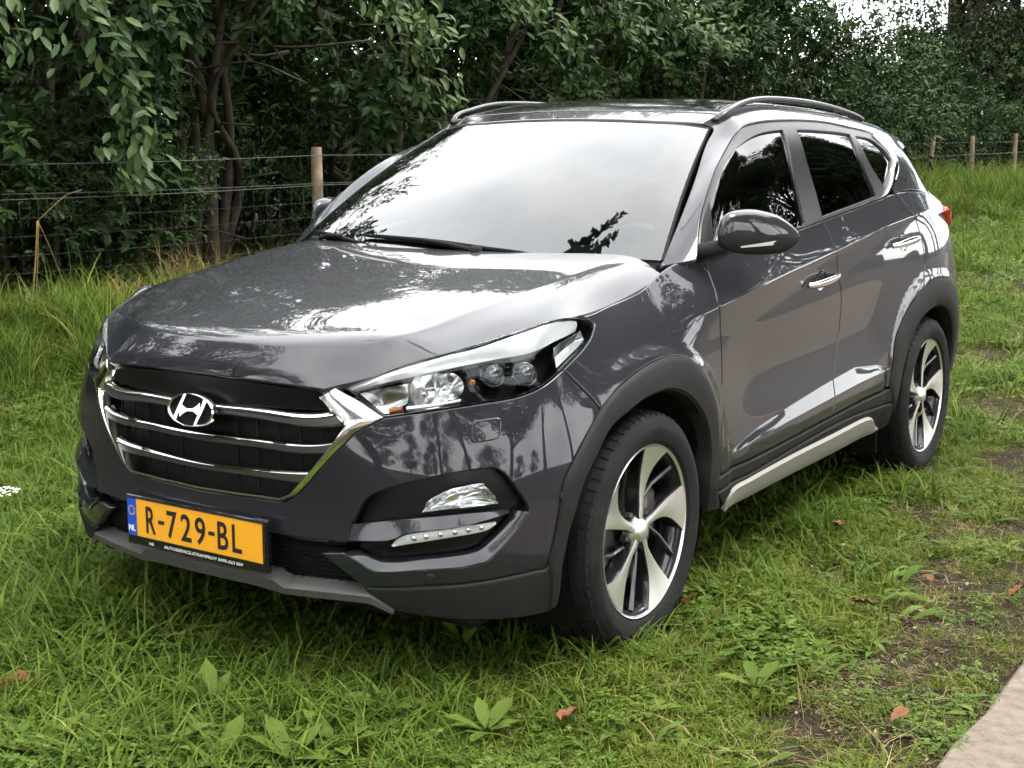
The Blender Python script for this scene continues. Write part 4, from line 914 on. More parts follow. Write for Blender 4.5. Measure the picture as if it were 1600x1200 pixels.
# painted blade above the daytime lamp and frame below it
ribbon('bumper_blade',A,[[(546,820),(590,817),(632,813),(720,805.5),(797,798.5)]],[[(546,846),(590,848),(612,846),(636,834.5),(720,824),(797,801)]],[(0,-.03),(0,-.012),(.12,-.010),(.9,.002),(1,-.002),(1,-.03)],M['paint'],car,step=.015)
ribbon('fog_frame',A,[[(541,863),(558,863.5),(596,880),(660,876),(746,864),(770,846),(796,820),(811,800)]],[[(538,864),(560,877),(588,893),(660,890),(752,881),(780,859),(808,827),(827,799)]],[(0,-.04),(0,-.016),(.1,-.012),(.92,.004),(1,.001),(1,-.02)],M['paint'],car,step=.015)
FOG_REC=[[(543,822),(572,779),(600,764),(660,748),(720,736),(770,729),(795,742),(829,795)],[(829,795),(808,830),(780,862),(752,884),(660,893),(588,896),(538,866)],[(538,866),(543,822)]]
panel('fog_recess',A,FOG_REC,M['recess'],car,off=-.05,gap=-.004,edge=.001,depth=.004)
wall('recess_wall',A,FOG_REC,-.004,-.052,M['recess'],car,grow=.001)
FOG=[[(657,803),(664,791),(672,782),(700,768),(740,758.5),(757,757),(764,761)],[(764,761),(772,772),(782,789)],[(782,789),(740,794.5),(700,798),(657,803)]]
fg=panel('fog_lamp',A,FOG,M['lens'],car,off=-.018,edge=.002,depth=.012)
for o in fg:
    sx=1 if o is fg[0] else -1
    # faceted reflector behind the lens
    L=loop_uv(A,FOG,.012); c=L.mean(0); g=[]; mb=MB()
    for r_,of in ((1.0,-.022),(.75,-.034),(.45,-.042),(.12,-.046)):
        q=c+(L-c)*r_; g.append(A.pos(q[:,0],q[:,1])+A.nrm(q[:,0],q[:,1])*of)
    g=np.array(g); k=g.shape[1]; V=g.reshape(-1,3)*[sx,1,1]; F=[(a*k+i,a*k+(i+1)%k,(a+1)*k+(i+1)%k,(a+1)*k+i) for a in range(3) for i in range(k)]+[tuple(3*k+i for i in range(k))]
    V=V+np.repeat(RNG.normal(0,.0016,(4,k,1)),3,2).reshape(-1,3)*[1,1,.3]; mk('reflector',V,F,M['reflector'],o,None,False)
DRL_T=[(609,854.5),(620,842),(640,834.5),(720,823.5),(779,814.5)]; DRL_B=[(610,856),(660,849),(700,842.5),(760,831),(781,817)]
dr=ribbon('daytime_lamp',A,[DRL_T],[DRL_B],[(0,-.03),(.02,-.006),(.5,.001),(.98,-.006),(1,-.03)],M['lens'],car,step=.012)
for o in dr:
    sx=1 if o is dr[0] else -1
    ta,tb=crom(A.pick(DRL_T),.004),crom(A.pick(DRL_B),.004); mb=MB()
    bk=[]; n=36
    for t in np.linspace(.02,.98,n):
        q=ta[int(t*(len(ta)-1))]*.94+tb[int(t*(len(tb)-1))]*.06; r_=ta[int(t*(len(ta)-1))]*.06+tb[int(t*(len(tb)-1))]*.94
        for s_ in (q,q*.5+r_*.5,r_): bk.append((A.pos([s_[0]],[s_[1]])+A.nrm([s_[0]],[s_[1]])*-.007)[0]*[sx,1,1])
    mk('led_tray',bk,[(3*a+b,3*a+b+1,3*a+4+b,3*a+3+b) for a in range(n-1) for b in range(2)],M['lampwhite'],o,None,True)
    for t in (.24,.36,.48,.60,.72,.84):
        q=(ta[int(t*(len(ta)-1))]+tb[int(t*(len(tb)-1))])/2; p=(A.pos([q[0]],[q[1]])+A.nrm([q[0]],[q[1]])*-.009)[0]; nn=A.nrm([q[0]],[q[1]])[0]
        mb2=MB(); mb2.lathe([(0,.0085),(.003,.0075),(.0045,.004),(.005,0)],14,'z'); x_=np.cross([0,0,1.],nn); x_/=np.linalg.norm(x_); R_=np.stack([x_,np.cross(nn,x_),nn],1)
        mb2.V=[tuple((R_@np.array(v)+p)*[sx,1,1]) for v in mb2.V]; mb2.build('led',M['reflector'],o)
# lower intake and lip
w1=A.pick([(440,838),(440,905),(545,925)])
panel('lower_intake',A,[UV([(-.60,.13),(0,.11),(.60,.13)]),UV([(.60,.13),(.62,.20),(.55,.27)]),UV([(.55,.27),(.3,.30),(0,.31),(-.3,.30),(-.55,.27)]),UV([(-.55,.27),(-.62,.20),(-.60,.13)])],M['black'],car,off=-.045,mirror=False,depth=.01)
ribbon('bar_underside',A,[[(440,836),(500,843),(549,847.5)]],[[(440,853),(500,862),(549,866)]],[(0,-.004),(.5,-.02),(1,-.045)],M['gloss'],car,closed_ends=False)
a0=A.pick([(440,836)])[0]
ribbon_uv('bar_underside',A,np.array([(u,a0[1]) for u in np.linspace(-a0[0],a0[0],20)]),np.array([(u,a0[1]-.035) for u in np.linspace(-a0[0],a0[0],20)]),[(0,-.004),(.5,-.02),(1,-.045)],M['gloss'],car,mirror=False,closed_ends=False)
# grid in the lower intake
mb=MB()
for r_ in range(7):
    vv=.135+r_*.02
    for k in range(-22,23):
        if abs(k)<8: continue
        u=k*.024+(.012 if r_%2 else 0)
        if abs(u)>.52-.9*max(0,.2-vv): continue
        for (du,dv) in ((.012,.0065),(-.012,.0065),(0,-.013)):
            q=np.array([(u,vv),(u+du,vv+dv)]); p=A.pos(q[:,0],q[:,1])+A.nrm(q[:,0],q[:,1])*-.036; mb.tube(p,.0016,4)
mb.build('intake_mesh',M['black'],car)['kind']='stuff'
LIP=[[(568,918),(600,919),(680,916),(740,911),(840,891),(853,889),(857,881)],[(857,881),(863,905),(868,943)],[(868,943),(860,953),(850,957),(780,967.5),(700,967),(640,958.5),(619,953)],[(619,953),(600,942),(582,931),(568,918)]]
panel('bumper_lip',A,LIP,M['plastic'],car,depth=.05,edge=.008,offf=lambda q,p:.006*np.ones(len(q)))
sk=[(0,.105),(.24,.098),(.27,.096),(.29,.088)]
kt=A.pick([(400,893),(430,900),(446,912.5),(510,919),(580,927),(600,940),(617,952)]); kb=A.pick([(400,910),(430,918),(446,923),(510,931),(580,939),(600,948),(616,955)])
ta=np.concatenate([(kt*[-1,1])[::-1],[(0,kt[0][1]+.004)],kt]); tb=np.concatenate([(kb*[-1,1])[::-1],[(0,kb[0][1]+.002)],kb])
def rs_(c,n):
    d=np.concatenate([[0],np.cumsum(np.linalg.norm(np.diff(c,axis=0),axis=1))]); t=np.linspace(0,d[-1],n); return np.stack([np.interp(t,d,c[:,k]) for k in(0,1)],-1)
ribbon_uv('skid_plate',A,ta,tb,[(0,-.04),(0,.004),(.12,.012),(.9,.014),(1,.006),(1.4,-.06)],M['skid'],car,mirror=False)
mb=MB(); mb.box((0,1.3,.235),(1.50,3.9,.06),bev=.02); mb.box((0,-.62,.25),(1.2,.22,.05),bev=.02); mb.build('underbody',M['black'],car,smooth=False)
# washer flap, parking sensors
WF=[[(737,663),(741,658),(778,652.5),(783,657),(782,676),(776,686),(742,692),(737,688),(737,663)]]
panel('washer_flap',A,WF,M['paint'],car,off=.0035,gap=.0,edge=.004,depth=.012,res=.02,step=.006)
for px in ((672,903),(880,776)):
    p,R_=frame_at(A,px); mb=MB(); mb.lathe([(0,.0),(.004,.0),(.005,.010),(.003,.0125),(-.006,.013)][1:],20,'z')
    mb.V=[tuple(R_@np.array(v)+p) for v in mb.V]; mb.build('parking_sensor',M['plastic'],car,mirror=True)
# ---- grille
ctr=lambda v:(0.,v)
GI=np.concatenate([[(0,V_GI)],A.pick(GR_IN+[(537,661),(528,653),(519.5,644),(498.5,621.5)])]); GO=np.concatenate([[(0,V_GO)],A.pick(GR_OUT+[(599,652.5),(571,632.5),(549,618.5),(526,606)])])
ga=np.concatenate([(GI[:0:-1]*[-1,1]),GI]); gb=np.concatenate([(GO[:0:-1]*[-1,1]),GO])
def dense(P,Q,n=6):
    a,b=[],[]
    for i in range(len(P)-1):
        for t in np.linspace(0,1,n,endpoint=False): a.append(P[i]*(1-t)+P[i+1]*t); b.append(Q[i]*(1-t)+Q[i+1]*t)
    return np.array(a+[P[-1]]),np.array(b+[Q[-1]])
ga,gb=dense(ga,gb,4)
ribbon_uv('grille_frame',A,ga,gb,[(0,-.05),(0,.003),(.07,.008),(.5,.008),(.94,.003),(1,-.002),(1,-.02)],M['chrome'],car,mirror=False)
GB=GI+np.array([0.012,0]); GB[:,1]+=np.where(np.arange(len(GI))<6,-.01,0); GB=GB*[1,1]; GB[0]=(0,V_GI-.01)
top_l=UV([tuple(p) for p in np.concatenate([[(GB[-1][0],.87)],[(0,.87)],[(-GB[-1][0],.87)]])])
gbk=np.concatenate([(GB[:0:-1]*[-1,1]),GB,[(GB[-1][0]+.02,.848),(.2,.846),(0,.846),(-.2,.846),(-GB[-1][0]-.02,.848)]])
panel('grille_back',A,[UV([tuple(p) for p in gbk]+[tuple(gbk[0])])],M['black'],car,off=-.055,mirror=False,step=.03,depth=.01)
# black panel under the hood lip that carries the emblem
eb=A.pick([(350,631),(444,640),(518,641)]); et=np.array([(0,.842),(.2,.842),(.405,.842)])
ua=np.concatenate([[(0,eb[0][1])],eb]); ub=np.stack([ua[:,0]*1.0,np.full(len(ua),.846)],-1); ub[-1][0]=.40
ua=np.concatenate([(ua[:0:-1]*[-1,1]),ua]); ub=np.concatenate([(ub[:0:-1]*[-1,1]),ub])
ribbon_uv('grille_top_panel',A,ua,ub,[(0,-.05),(0,-.018),(.3,-.014),(1,-.010),(1,-.05)],M['recess'],car,mirror=False)
BARS=[([(350,633),(444.5,641),(521,642)],[(350,650),(425,659.5),(540,664.5)]),([(330,677.5),(447.5,692),(528,686.5)],[(330,693),(447.5,707),(507,711)]),([(330,722.5),(429.5,738),(487,733.5)],[(330,737),(429.5,752),(468,757)])]
for ti,bi in BARS:
    T=A.pick(ti); B=A.pick(bi); T=np.concatenate([[(0,T[0][1]+.001)],T]); B=np.concatenate([[(0,B[0][1]+.001)],B])
    def even(Q):
        c=np.linalg.lstsq(np.stack([np.ones(len(Q)-1),Q[1:,0]**2],-1),Q[1:,1],rcond=None)[0]; uu=np.linspace(-Q[-1][0],Q[-1][0],60); return np.stack([uu,c[0]+c[1]*uu**2],-1)
    T=even(T); B=even(B)
    b_=ribbon_uv('grille_bar',A,T*.70+B*.30,B,[(0,-.03),(0,-.008),(.08,-.002),(.75,-.003),(1,-.012),(1,-.03)],M['satin'],car,mirror=False)[0]
    ribbon_uv('chrome_strip',A,T,T*.74+B*.26,[(0,-.03),(0,-.012),(.5,-.005),(1,-.001),(1,-.012)],M['chrome'],b_,mirror=False)
    ribbon_uv('bar_slot',A,(T*.60+B*.40)*[.68,1],(T*.40+B*.60)*[.68,1],[(0,-.004),(.5,-.0012),(1,-.004)],M['black'],b_,mirror=False)
for k in range(-5,6):
    u=k*.072+.036*(k>0)-.036*(k<0)
    if k==0: continue
    top_=.78; bot_=V_GI+.015+max(0,abs(u)-.27)*1.1
    q=np.array([(u,bot_),(u,top_)]); p=A.pos(q[:,0],q[:,1])+A.nrm(q[:,0],q[:,1])*-.035; mb=MB(); mb.tube(p,.004,6); mb.build('grille_rib',M['black'],car)
# emblem : slanted H in an oval ring
ec=at(A,(309,639),0)*[0,1,1]+np.array([0,-.018,0]); em=empty('emblem'); em.parent=car
tilt=math.radians(-8); RX=np.array([[1,0,0],[0,math.cos(tilt),-math.sin(tilt)],[0,math.sin(tilt),math.cos(tilt)]])
def E3(x,z,d=0): return RX@np.array([x,-d,z])+ec
rx,rz=.087,.0455; mb=MB(); n=56; V=[]; 
for i in range(n):
    t=2*math.pi*i/n; c,s=math.cos(t),math.sin(t)
    for (k_,d) in ((1.0,-.012),(1.0,.003),(.955,.007),(.90,.003),(.89,-.012)): V.append(E3(rx*c*k_,rz*s*(k_ if k_==1 else 1-(1-k_)*1.25),d))
mb.add(V,[(i*5+j,i*5+j+1,((i+1)%n)*5+j+1,((i+1)%n)*5+j) for i in range(n) for j in range(4)]); mb.build('ring',M['chrome'],em,sharp=40)
def bar(poly,name):
    k=len(poly); V=[E3(x,z,.006) for x,z in poly]+[E3(x,z,-.012) for x,z in poly]; cx=np.mean([p[0] for p in poly]); 
    mk(name,V,[tuple(range(k))]+[(i,k+i,k+(i+1)%k,(i+1)%k) for i in range(k)],M['chrome'],em,None,False)
lft=[(-.062,-.031),(-.053,-.012),(-.043,.008),(-.033,.026),(-.026,.040),(-.0165,.0415),(-.025,.024),(-.033,.008),(-.042,-.012),(-.046,-.022),(-.050,-.036)]
bar(lft,'upright'); bar([(-x,-z) for x,z in lft],'upright')
bar([(-.038,-.003),(-.031,.011),(-.012,.0025),(.010,.004),(.026,.013),(.036,.022),(.038,.003),(.031,-.011),(.012,-.0025),(-.010,-.004),(-.026,-.013),(-.036,-.022)],'crossbar')
mb=MB(); V=[E3(rx*.9*math.cos(t),rz*.88*math.sin(t),-.008) for t in np.linspace(0,2*math.pi,40,endpoint=False)]; mk('backing',V,[tuple(range(40))],M['black'],em,None,False)
# ---- number plate
PC=np.array([0,-.905,.4233]); pl=empty('number_plate'); pl.parent=car
def plate_piece(name,x0,x1,z0,z1,y0,y1,m,parent,bev=.003):
    mb=MB(); mb.box(((x0+x1)/2,(y0+y1)/2,(z0+z1)/2),(x1-x0,abs(y1-y0),z1-z0),bev=bev); return mb.build(name,m,parent,smooth=False)
zc=PC[2]; yf=PC[1]
plate_piece('plate_holder',-.268,.268,zc-.082,zc+.061,yf+.003,yf+.022,M['gloss'],pl)
plate_piece('plate_board',-.222,.2595,zc-.0545,zc+.0545,yf-.002,yf+.004,M['plate'],pl,bev=.001)
plate_piece('plate_euro_band',-.2595,-.2225,zc-.0545,zc+.0545,yf-.002,yf+.004,M['plateb'],pl,bev=.001)
mb=MB()
for x0,x1,z0,z1 in ((-.2605,.2605,.0535,.0555),(-.2605,.2605,-.0555,-.0535),(.2585,.2605,-.0535,.0535)): mb.box(((x0+x1)/2,yf-.001,zc+(z0+z1)/2),(x1-x0,.005,z1-z0))
mb.build('plate_rim',M['platek'],pl,smooth=False)
def place_text(s,size_h,x,z,m,parent,name,width=None,y=yf-.0028,bold=0.):
    me,d=text_mesh(s,.1,1.0,.0006,bold); k=size_h/d[1]; kx=k if width is None else width/d[0]
    co=np.empty(len(me.vertices)*3); me.vertices.foreach_get('co',co); co=co.reshape(-1,3)
    co=np.stack([co[:,0]*kx+x,-co[:,2]+y,co[:,1]*k+z],-1); me.vertices.foreach_set('co',co.ravel()); me.update()
    return new_obj(name,me,m,parent)
xx=-.187
for ch,wd in (('R',.046),('-',.024),('7',.048),('2',.048),('9',.048),('-',.024),('B',.048),('L',.042)):
    h=.077 if ch!='-' else .0105
    place_text(ch,h,xx+wd/2,zc-.001,M['platek'],pl,'plate_character',width=wd*(.82 if ch!='-' else .95),bold=.0012); xx+=wd+.0065
place_text('NL',.017,-.241,zc-.033,M['white'],pl,'country_code',width=.026,bold=.002)
for k in range(12):
    t=2*math.pi*k/12; mb=MB(); mb.lathe([(-.0028-.0006,0.),(-.0028-.0006,.0023),(-.0028,.0023)],5,'y',c=(-.241+.0125*math.cos(t),yf+.001,zc+.018+.0125*math.sin(t))); mb.build('star',M['yellowprint'],pl,smooth=False)
place_text('AUTOSERVICE-STRAMPROY 0495-563 859',.0085,.03,zc-.071,M['white'],pl,'holder_lettering',width=.30,y=yf+.002)
place_text('HB',.008,-.17,zc-.071,M['white'],pl,'holder_lettering',width=.018,y=yf+.002)
# ---- hood
hl=np.array([(u,0.) for u in np.linspace(.002,HU1,24)]+[(HU1,v) for v in np.linspace(0,HV1,50)][1:]+[(u,HV1) for u in np.linspace(HU1,.002,24)][1:])
sym_panel('hood',H,hl,M['paint'],car,res=.022,depth=.03,edge=.005,extra=H_EXTRA)
# washer jets and rubber seal strip behind the hood
ribbon_uv('cowl_panel',D,np.array([(u,-.045) for u in np.linspace(-.74,.74,30)]),np.array([(u,.012) for u in np.linspace(-.74,.74,30)]),[(0,-.05),(.05,-.025),(.5,-.018),(1,-.004)],M['plastic'],car,mirror=False)
# ---- fenders, doors, rear quarter
FEND=[HEAD_REAR[::-1],HEAD_TIP[::-1][:-1]+[(901,495)],ulev(A,U_HS,U_DF,.85),[(1098.5,404),(1110,431.7),(1118,455),(1123,475.7),(1126,523),(1127.8,558),(1128,600),(1127.5,651),(1126,742)],[(1126,742),(1122,745)],ARCH_OUT_R[::-1],SEAM[::-1]]
panel('front_fender',A,FEND,M['paint'],car,res=.02,extra=A_EXTRA)
BSEAM=[(1287,348),(1297,367),(1304,384),(1308.7,416),(1313.5,450),(1314.5,475),(1311,515),(1306,550),(1302,590),(1301,649.5)]
FD=[[(1098.5,404),(1110,431.7),(1118,455),(1123,475.7),(1126,523),(1127.8,558),(1128,600),(1127.5,651),(1126,742)],[(1126,742),(1210,698),(1301,649.5)],BSEAM[::-1],ulev(A,U_B,U_DF,.85)]
panel('front_door',A,FD,M['paint'],car,res=.018,extra=A_EXTRA)
RDR=[(1396,298),(1409,312),(1422,327),(1436.6,361),(1442,385),(1445,416),(1444,442),(1441,458)]
RARCH=[(1441,458),(1428,470),(1417,485.7),(1404,515),(1398,537),(1394,577),(1389,605)]
RD=[BSEAM,[(1301,649.5),(1350,623.5),(1389,605)],RARCH[::-1],RDR[::-1],ulev(A,U_RD,U_B,.85)]
panel('rear_door',A,RD,M['paint'],car,res=.018,extra=A_EXTRA)
ro=[yz(2.60,.868),yz(2.72,.876),yz(2.90,.855),yz(3.04,.80),yz(3.13,.70),yz(3.18,.58),yz(3.20,.46),yz(3.20,.36)]
U_T=4.98
RQ=[RDR,UV([tuple(A.pick([(1441,458)])[0])]+[tuple(p) for p in ro]),UV([tuple(ro[-1]),(U_T,.12)]),UV([(U_T,.12),(U_T,.5),(U_T,.85)]),ulev(A,U_T,U_RD,.85)]
panel('rear_quarter',A,RQ,M['paint'],car,res=.03,extra=A_EXTRA)
panel('tailgate',A,[UV([(U_T,.12),(A.U.k[-1],.12)]),UV([(A.U.k[-1],.12),(A.U.k[-1],.85)]),ulev(A,A.U.k[-1],U_T,.85),UV([(U_T,.85),(U_T,.12)])],M['paint'],car,res=.05)
ribbon_uv('rear_bumper_skirt',A,np.array([(u,.12) for u in np.linspace(4.72,A.U.k[-1],30)]),np.array([(u,.0) for u in np.linspace(4.72,A.U.k[-1],30)]),[(0,-.03),(0,.002),(.9,.002),(1,-.02)],M['plastic'],car)
# ---- wheel arch mouldings and lower side cladding
AO=ARCH_OUT_F[::-1][:-1]+ARCH_OUT_R+[(1119.5,764),(1122,790)]
ribbon('arch_moulding',A,[ARCH_IN],[[(852,950)]+AO],[(0,-.05),(0,-.006),(.08,.004),(.45,.010),(.80,.012),(.93,.008),(1,.002),(1,-.01)],M['plastic'],car,step=.015)
ri=[yz(2.275,.30),yz(2.26,.40),yz(2.265,.508),yz(2.30,.57),yz(2.37,.64),yz(2.45,.695),yz(2.55,.735),yz(2.67,.752),yz(2.80,.74),yz(2.92,.695),yz(3.0,.63),yz(3.06,.54),yz(3.08,.44),yz(3.08,.32)]
roo=[tuple(q) for q in A.pick([(1391.5,647),(1389,605),(1394,577),(1398,537),(1404,515),(1417,485.7),(1428,470)])]+[tuple(q) for q in ro]
ribbon_uv('arch_moulding',A,rs_(crom(np.array(ri),.01),60),rs_(crom(np.array(roo),.01),60),[(0,-.05),(0,-.006),(.08,.004),(.45,.010),(.80,.012),(.93,.008),(1,.002),(1,-.01)],M['plastic'],car)
L1=[(1121,747.5),(1210,700.5),(1300,652.5),(1350,627),(1389,608)]; L2=[(1119,767),(1190,726),(1263,683),(1330,648),(1392,627)]
SB=[(1123,797),(1200,757),(1300,706),(1364,675),(1386,664)]
ribbon('side_cladding',A,[L1],[L2],[(0,-.02),(0,.001),(.06,.006),(.5,.006),(.96,.004),(1,.0),(1,-.02)],M['plastic'],car)
ribbon('sill_cladding',A,[[(1119,769),(1190,728),(1263,685),(1330,650),(1392,629)]],[SB],[(0,-.02),(0,.003),(.05,.009),(.5,.010),(1,.002),(1.3,-.06)],M['plastic'],car)
ribbon('sill_garnish',A,[[(1124,793),(1134,770),(1150,754),(1230,711),(1300,676),(1345,653),(1357,651),(1364,664)]],[[(1124,795),(1140,787),(1170,772),(1230,741),(1300,706),(1345,682),(1358,675),(1364,668)]],[(0,.0),(0,.010),(.08,.018),(.5,.024),(.85,.018),(1,.006)],M['silver'],car,step=.02)
# ---- door handles
for nm,pa,pb,rc in (('front',(1259,446),(1305,430),(1283,437)),('rear',(1391,385),(1431,373),(1411,380))):
    h=empty('door_handle'); h.parent=car; hm=empty('door_handle'); hm.parent=car
    q=A.pick([pa,pb]); mid=(q[0]+q[1])/2
    th=np.linspace(0,2*math.pi,28,endpoint=False)
    # dished grip recess (proud rim, dark bowl)
    rim=np.stack([mid[0]+.052*np.cos(th),mid[1]+.034*np.sin(th)],-1); g=[]
    for s_,of in ((1.0,.0012),(.86,.0005),(.6,-.001),(0.05,-.002)):
        r_=mid+(rim-mid)*s_; g.append(A.pos(r_[:,0],r_[:,1])+A.nrm(r_[:,0],r_[:,1])*of)
    g=np.array(g); V=g.reshape(-1,3); k=28; F=[(a*k+i,a*k+(i+1)%k,(a+1)*k+(i+1)%k,(a+1)*k+i) for a in range(3) for i in range(k)]
    tt=np.linspace(0,1,14); c=q[0]*(1-tt)[:,None]+q[1]*tt[:,None]; off=.012+.026*np.sin(np.pi*np.clip(tt,.0,1))**.5
    cen=A.pos(c[:,0],c[:,1])+A.nrm(c[:,0],c[:,1])*off[:,None]; hw=.010+.006*np.sin(np.pi*tt)
    for par,sx in ((h,1),(hm,-1)):
        mk('grip_recess',V*[sx,1,1],F if sx>0 else [f[::-1] for f in F],M['gloss'],par)
        VV=[]; kk=10
        for i in range(14):
            nn=A.nrm([c[i][0]],[c[i][1]])[0]; up=np.array([0,0,1.])-nn*nn[2]; up/=np.linalg.norm(up)
            for j in range(kk):
                a_=2*math.pi*j/kk; VV.append((cen[i]+up*hw[i]*math.cos(a_)+nn*.007*math.sin(a_))*[sx,1,1])
        mb=MB(); mb.add(VV,[(i*kk+j,i*kk+(j+1)%kk,(i+1)*kk+(j+1)%kk,(i+1)*kk+j) for i in range(13) for j in range(kk)]+[tuple(range(kk)),tuple(13*kk+j for j in range(kk))]); mb.build('grip',M['chrome'],par)
# ---- side frame of the cabin, window surrounds and glass
DLO_T=[(1091,399),(1092,365),(1096,330),(1108,288),(1123,251),(1145,214),(1158,201),(1177,192),(1205,188),(1240,187),(1290,190),(1323,197),(1363,208),(1382,225),(1399,245),(1404,260)]
DLO_R=[(1404,260),(1402,275),(1395,292)]
cv=C.pick([(1091,399),(1395,292)]); CU=C.U.k[-1]
FR=[UV([(-.014,0.0),(-.012,.18),(-.008,.36),(.002,.50),(.004,.56)]),ulev(C,.004,CU,.56,24),UV([(CU,.56),(CU,0)]),ulev(C,CU,cv[1][0],0,8),UV([(cv[1][0],0),tuple(cv[1])]),DLO_R[::-1],DLO_T[::-1],UV([tuple(cv[0]),(cv[0][0],0)]),UV([(cv[0][0],0),(-.014,0)])]
panel('side_frame',C,FR,M['paint'],car,res=.02,gap=.001)
G_F=[[(1225.5,201),(1192.7,205.5),(1166.7,218.5),(1143,240),(1123,281),(1111.4,309.5)],[(1111.4,309.5),(1117,368)],[(1117,368),(1117.5,380),(1190,368.5),(1260,350.7)],[(1260,350.7),(1250,300),(1238,245),(1225.5,201)]]
G_R=[[(1247,201),(1290,203),(1330,208)],[(1330,208),(1345,240),(1357,270),(1371.7,305)],[(1371.7,305),(1330,321),(1288,337)],[(1288,337),(1278,300),(1262,245),(1247,201)]]
G_Q=[[(1338,210.5),(1363,216),(1382,231),(1395,248)],[(1395,248),(1393.5,268),(1385,292)],[(1385,292),(1362,255),(1338,210.5)]]
db=C.pick([(1092,395),(1250,358),(1311,334),(1356,317),(1383,307),(1394,292)])
SUR=[DLO_R,UV([tuple(cv[1])]+[(p[0],max(p[1],.004)) for p in db[::-1][1:]]+[(cv[0][0],.012)]),DLO_T]
panel('window_surround',C,SUR,M['surround'],car,holes=[G_F,G_R,G_Q],off=-.007,gap=.0005,edge=.002,res=.03,depth=.012)
for nm,g,mt in (('front_side_window',G_F,'sideglass'),('rear_side_window',G_R,'privacy'),('quarter_window',G_Q,'privacy')):
    panel(nm,C,g,M[mt],car,off=-.016,gap=-.004,edge=.001,depth=.003,res=.05)
# chrome strip along the belt and up the rear pillar
BT=[(1113,398),(1180,377),(1247,356.5),(1311,332.5),(1356,315),(1380,305)]; BB=[(1113,402),(1180,381),(1247,360.5),(1311,336.5),(1356,319.5),(1384,309)]
tq=C.pick([(1247,357),(1311,333),(1356,315.5),(1378,306.5),(1386,298),(1392,280),(1394.5,262),(1396,248),(1382,228),(1364,211)])
bq=C.pick([(1247,361),(1311,337),(1356,320),(1383,309.5),(1395,295),(1402,275),(1404.5,260),(1399,244),(1384,224),(1366,208)])
tq=np.concatenate([[(.12,.016),(.35,.016),(.55,.016)],tq]); bq=np.concatenate([[(.12,.000),(.35,.000),(.55,.000)],bq])
ribbon_uv('belt_chrome',C,rs_(crom(tq,.01),90),rs_(crom(bq,.01),90),[(0,-.01),(0,.000),(.2,.005),(.8,.006),(1,.001),(1,-.01)],M['chrome'],car)
# sail triangle ahead of the front window
panel('mirror_sail',C,[[(1109,312),(1114.5,366),(1116,381),(1097,390)],[(1097,390),(1099,345),(1109,312)]],M['plastic'],car,off=-.002,gap=.0,edge=.002,depth=.01)
# ---- roof : dark glass panels, rails
RT=CV
def roof_panel(name,u0,u1,v0,m,off=0.):
    q=[(u,v0) for u in np.linspace(u0,u1,16)]; L=q+[(u1,v) for v in np.linspace(v0,2*RT-v0,24)][1:]+[(u,2*RT-v0) for u in np.linspace(u1,u0,16)][1:]+[(u0,v) for v in np.linspace(2*RT-v0,v0,24)][1:]
    panel(name,C,[UV(L)],m,car,mirror=False,step=.05,res=.05,off=off,depth=.015)
roof_panel('roof_header',.006,.085,.60,M['gloss']); roof_panel('roof_glass',.088,.80,.60,M['gloss'],.001); roof_panel('roof_rear_glass',.805,1.55,.60,M['gloss']); roof_panel('roof_rear',1.555,CU,.565,M['paint'])
ribbon_uv('roof_ditch',C,np.array([(u,.556) for u in np.linspace(.01,1.56,40)]),np.array([(u,.604) for u in np.linspace(.01,1.56,40)]),[(0,-.012),(0,-.004),(.5,-.006),(1,-.004),(1,-.012)],M['plastic'],car)
tt=np.linspace(0,1,40); us=.035+tt*(1.70-.035); lift=.021*np.clip(np.sin(np.pi*tt),0,1)**.40
q=C.pos(us,np.full(40,.575)); nn=C.nrm(us,np.full(40,.575)); cen=q+np.array([0,0,1.])*lift[:,None]+nn*.006
VV=[]; kk=10
for i in range(40):
    hh=.009+.003*math.sin(math.pi*tt[i]); ww=.015
    for j in range(kk): a_=2*math.pi*j/kk; VV.append(cen[i]+np.array([math.cos(a_)*ww,0,math.sin(a_)*hh]))
mb=MB(); mb.add(VV,[(i*kk+j,i*kk+(j+1)%kk,(i+1)*kk+(j+1)%kk,(i+1)*kk+j) for i in range(39) for j in range(kk)]+[tuple(range(kk)),tuple(39*kk+j for j in range(kk))]); mb.build('roof_rail',M['rail'],car,mirror=True)
# spoiler lip over the tailgate glass, rear screen
sp0=C.pos(np.full(21,CU-.01),np.linspace(.50,2*RT-.50,21)); mb=MB(); V=[]
for p in sp0:
    for d in ((0,-.05,.004),(0,.05,.002),(0,.085,-.012),(0,.06,-.028),(0,-.02,-.03)): V.append(p+np.array(d))
mb.add(V,[(i*5+j,i*5+(j+1)%5,(i+1)*5+(j+1)%5,(i+1)*5+j) for i in range(20) for j in range(5)]+[tuple(range(5)),tuple(100+j for j in range(5))]); mb.build('roof_spoiler',M['paint'],car,sharp=40)
ce=C.pos(np.full(31,CU),np.linspace(0,2*RT,31)); ae=np.stack([ce[:,0],np.interp(np.abs(ce[:,0]),[0,.3,.58,.75],[3.52,3.50,3.44,3.30])+0.,np.interp(np.abs(ce[:,0]),[0,.58,.75],[1.10,1.13,1.165])],-1)
V=np.stack([ce+(ae-ce)*t+np.array([0,.03,.01])*math.sin(math.pi*t) for t in np.linspace(0,1,8)],1).reshape(-1,3)
mk('rear_window',V,[(i*8+j,i*8+j+1,(i+1)*8+j+1,(i+1)*8+j) for i in range(30) for j in range(7)],M['privacy'],car)
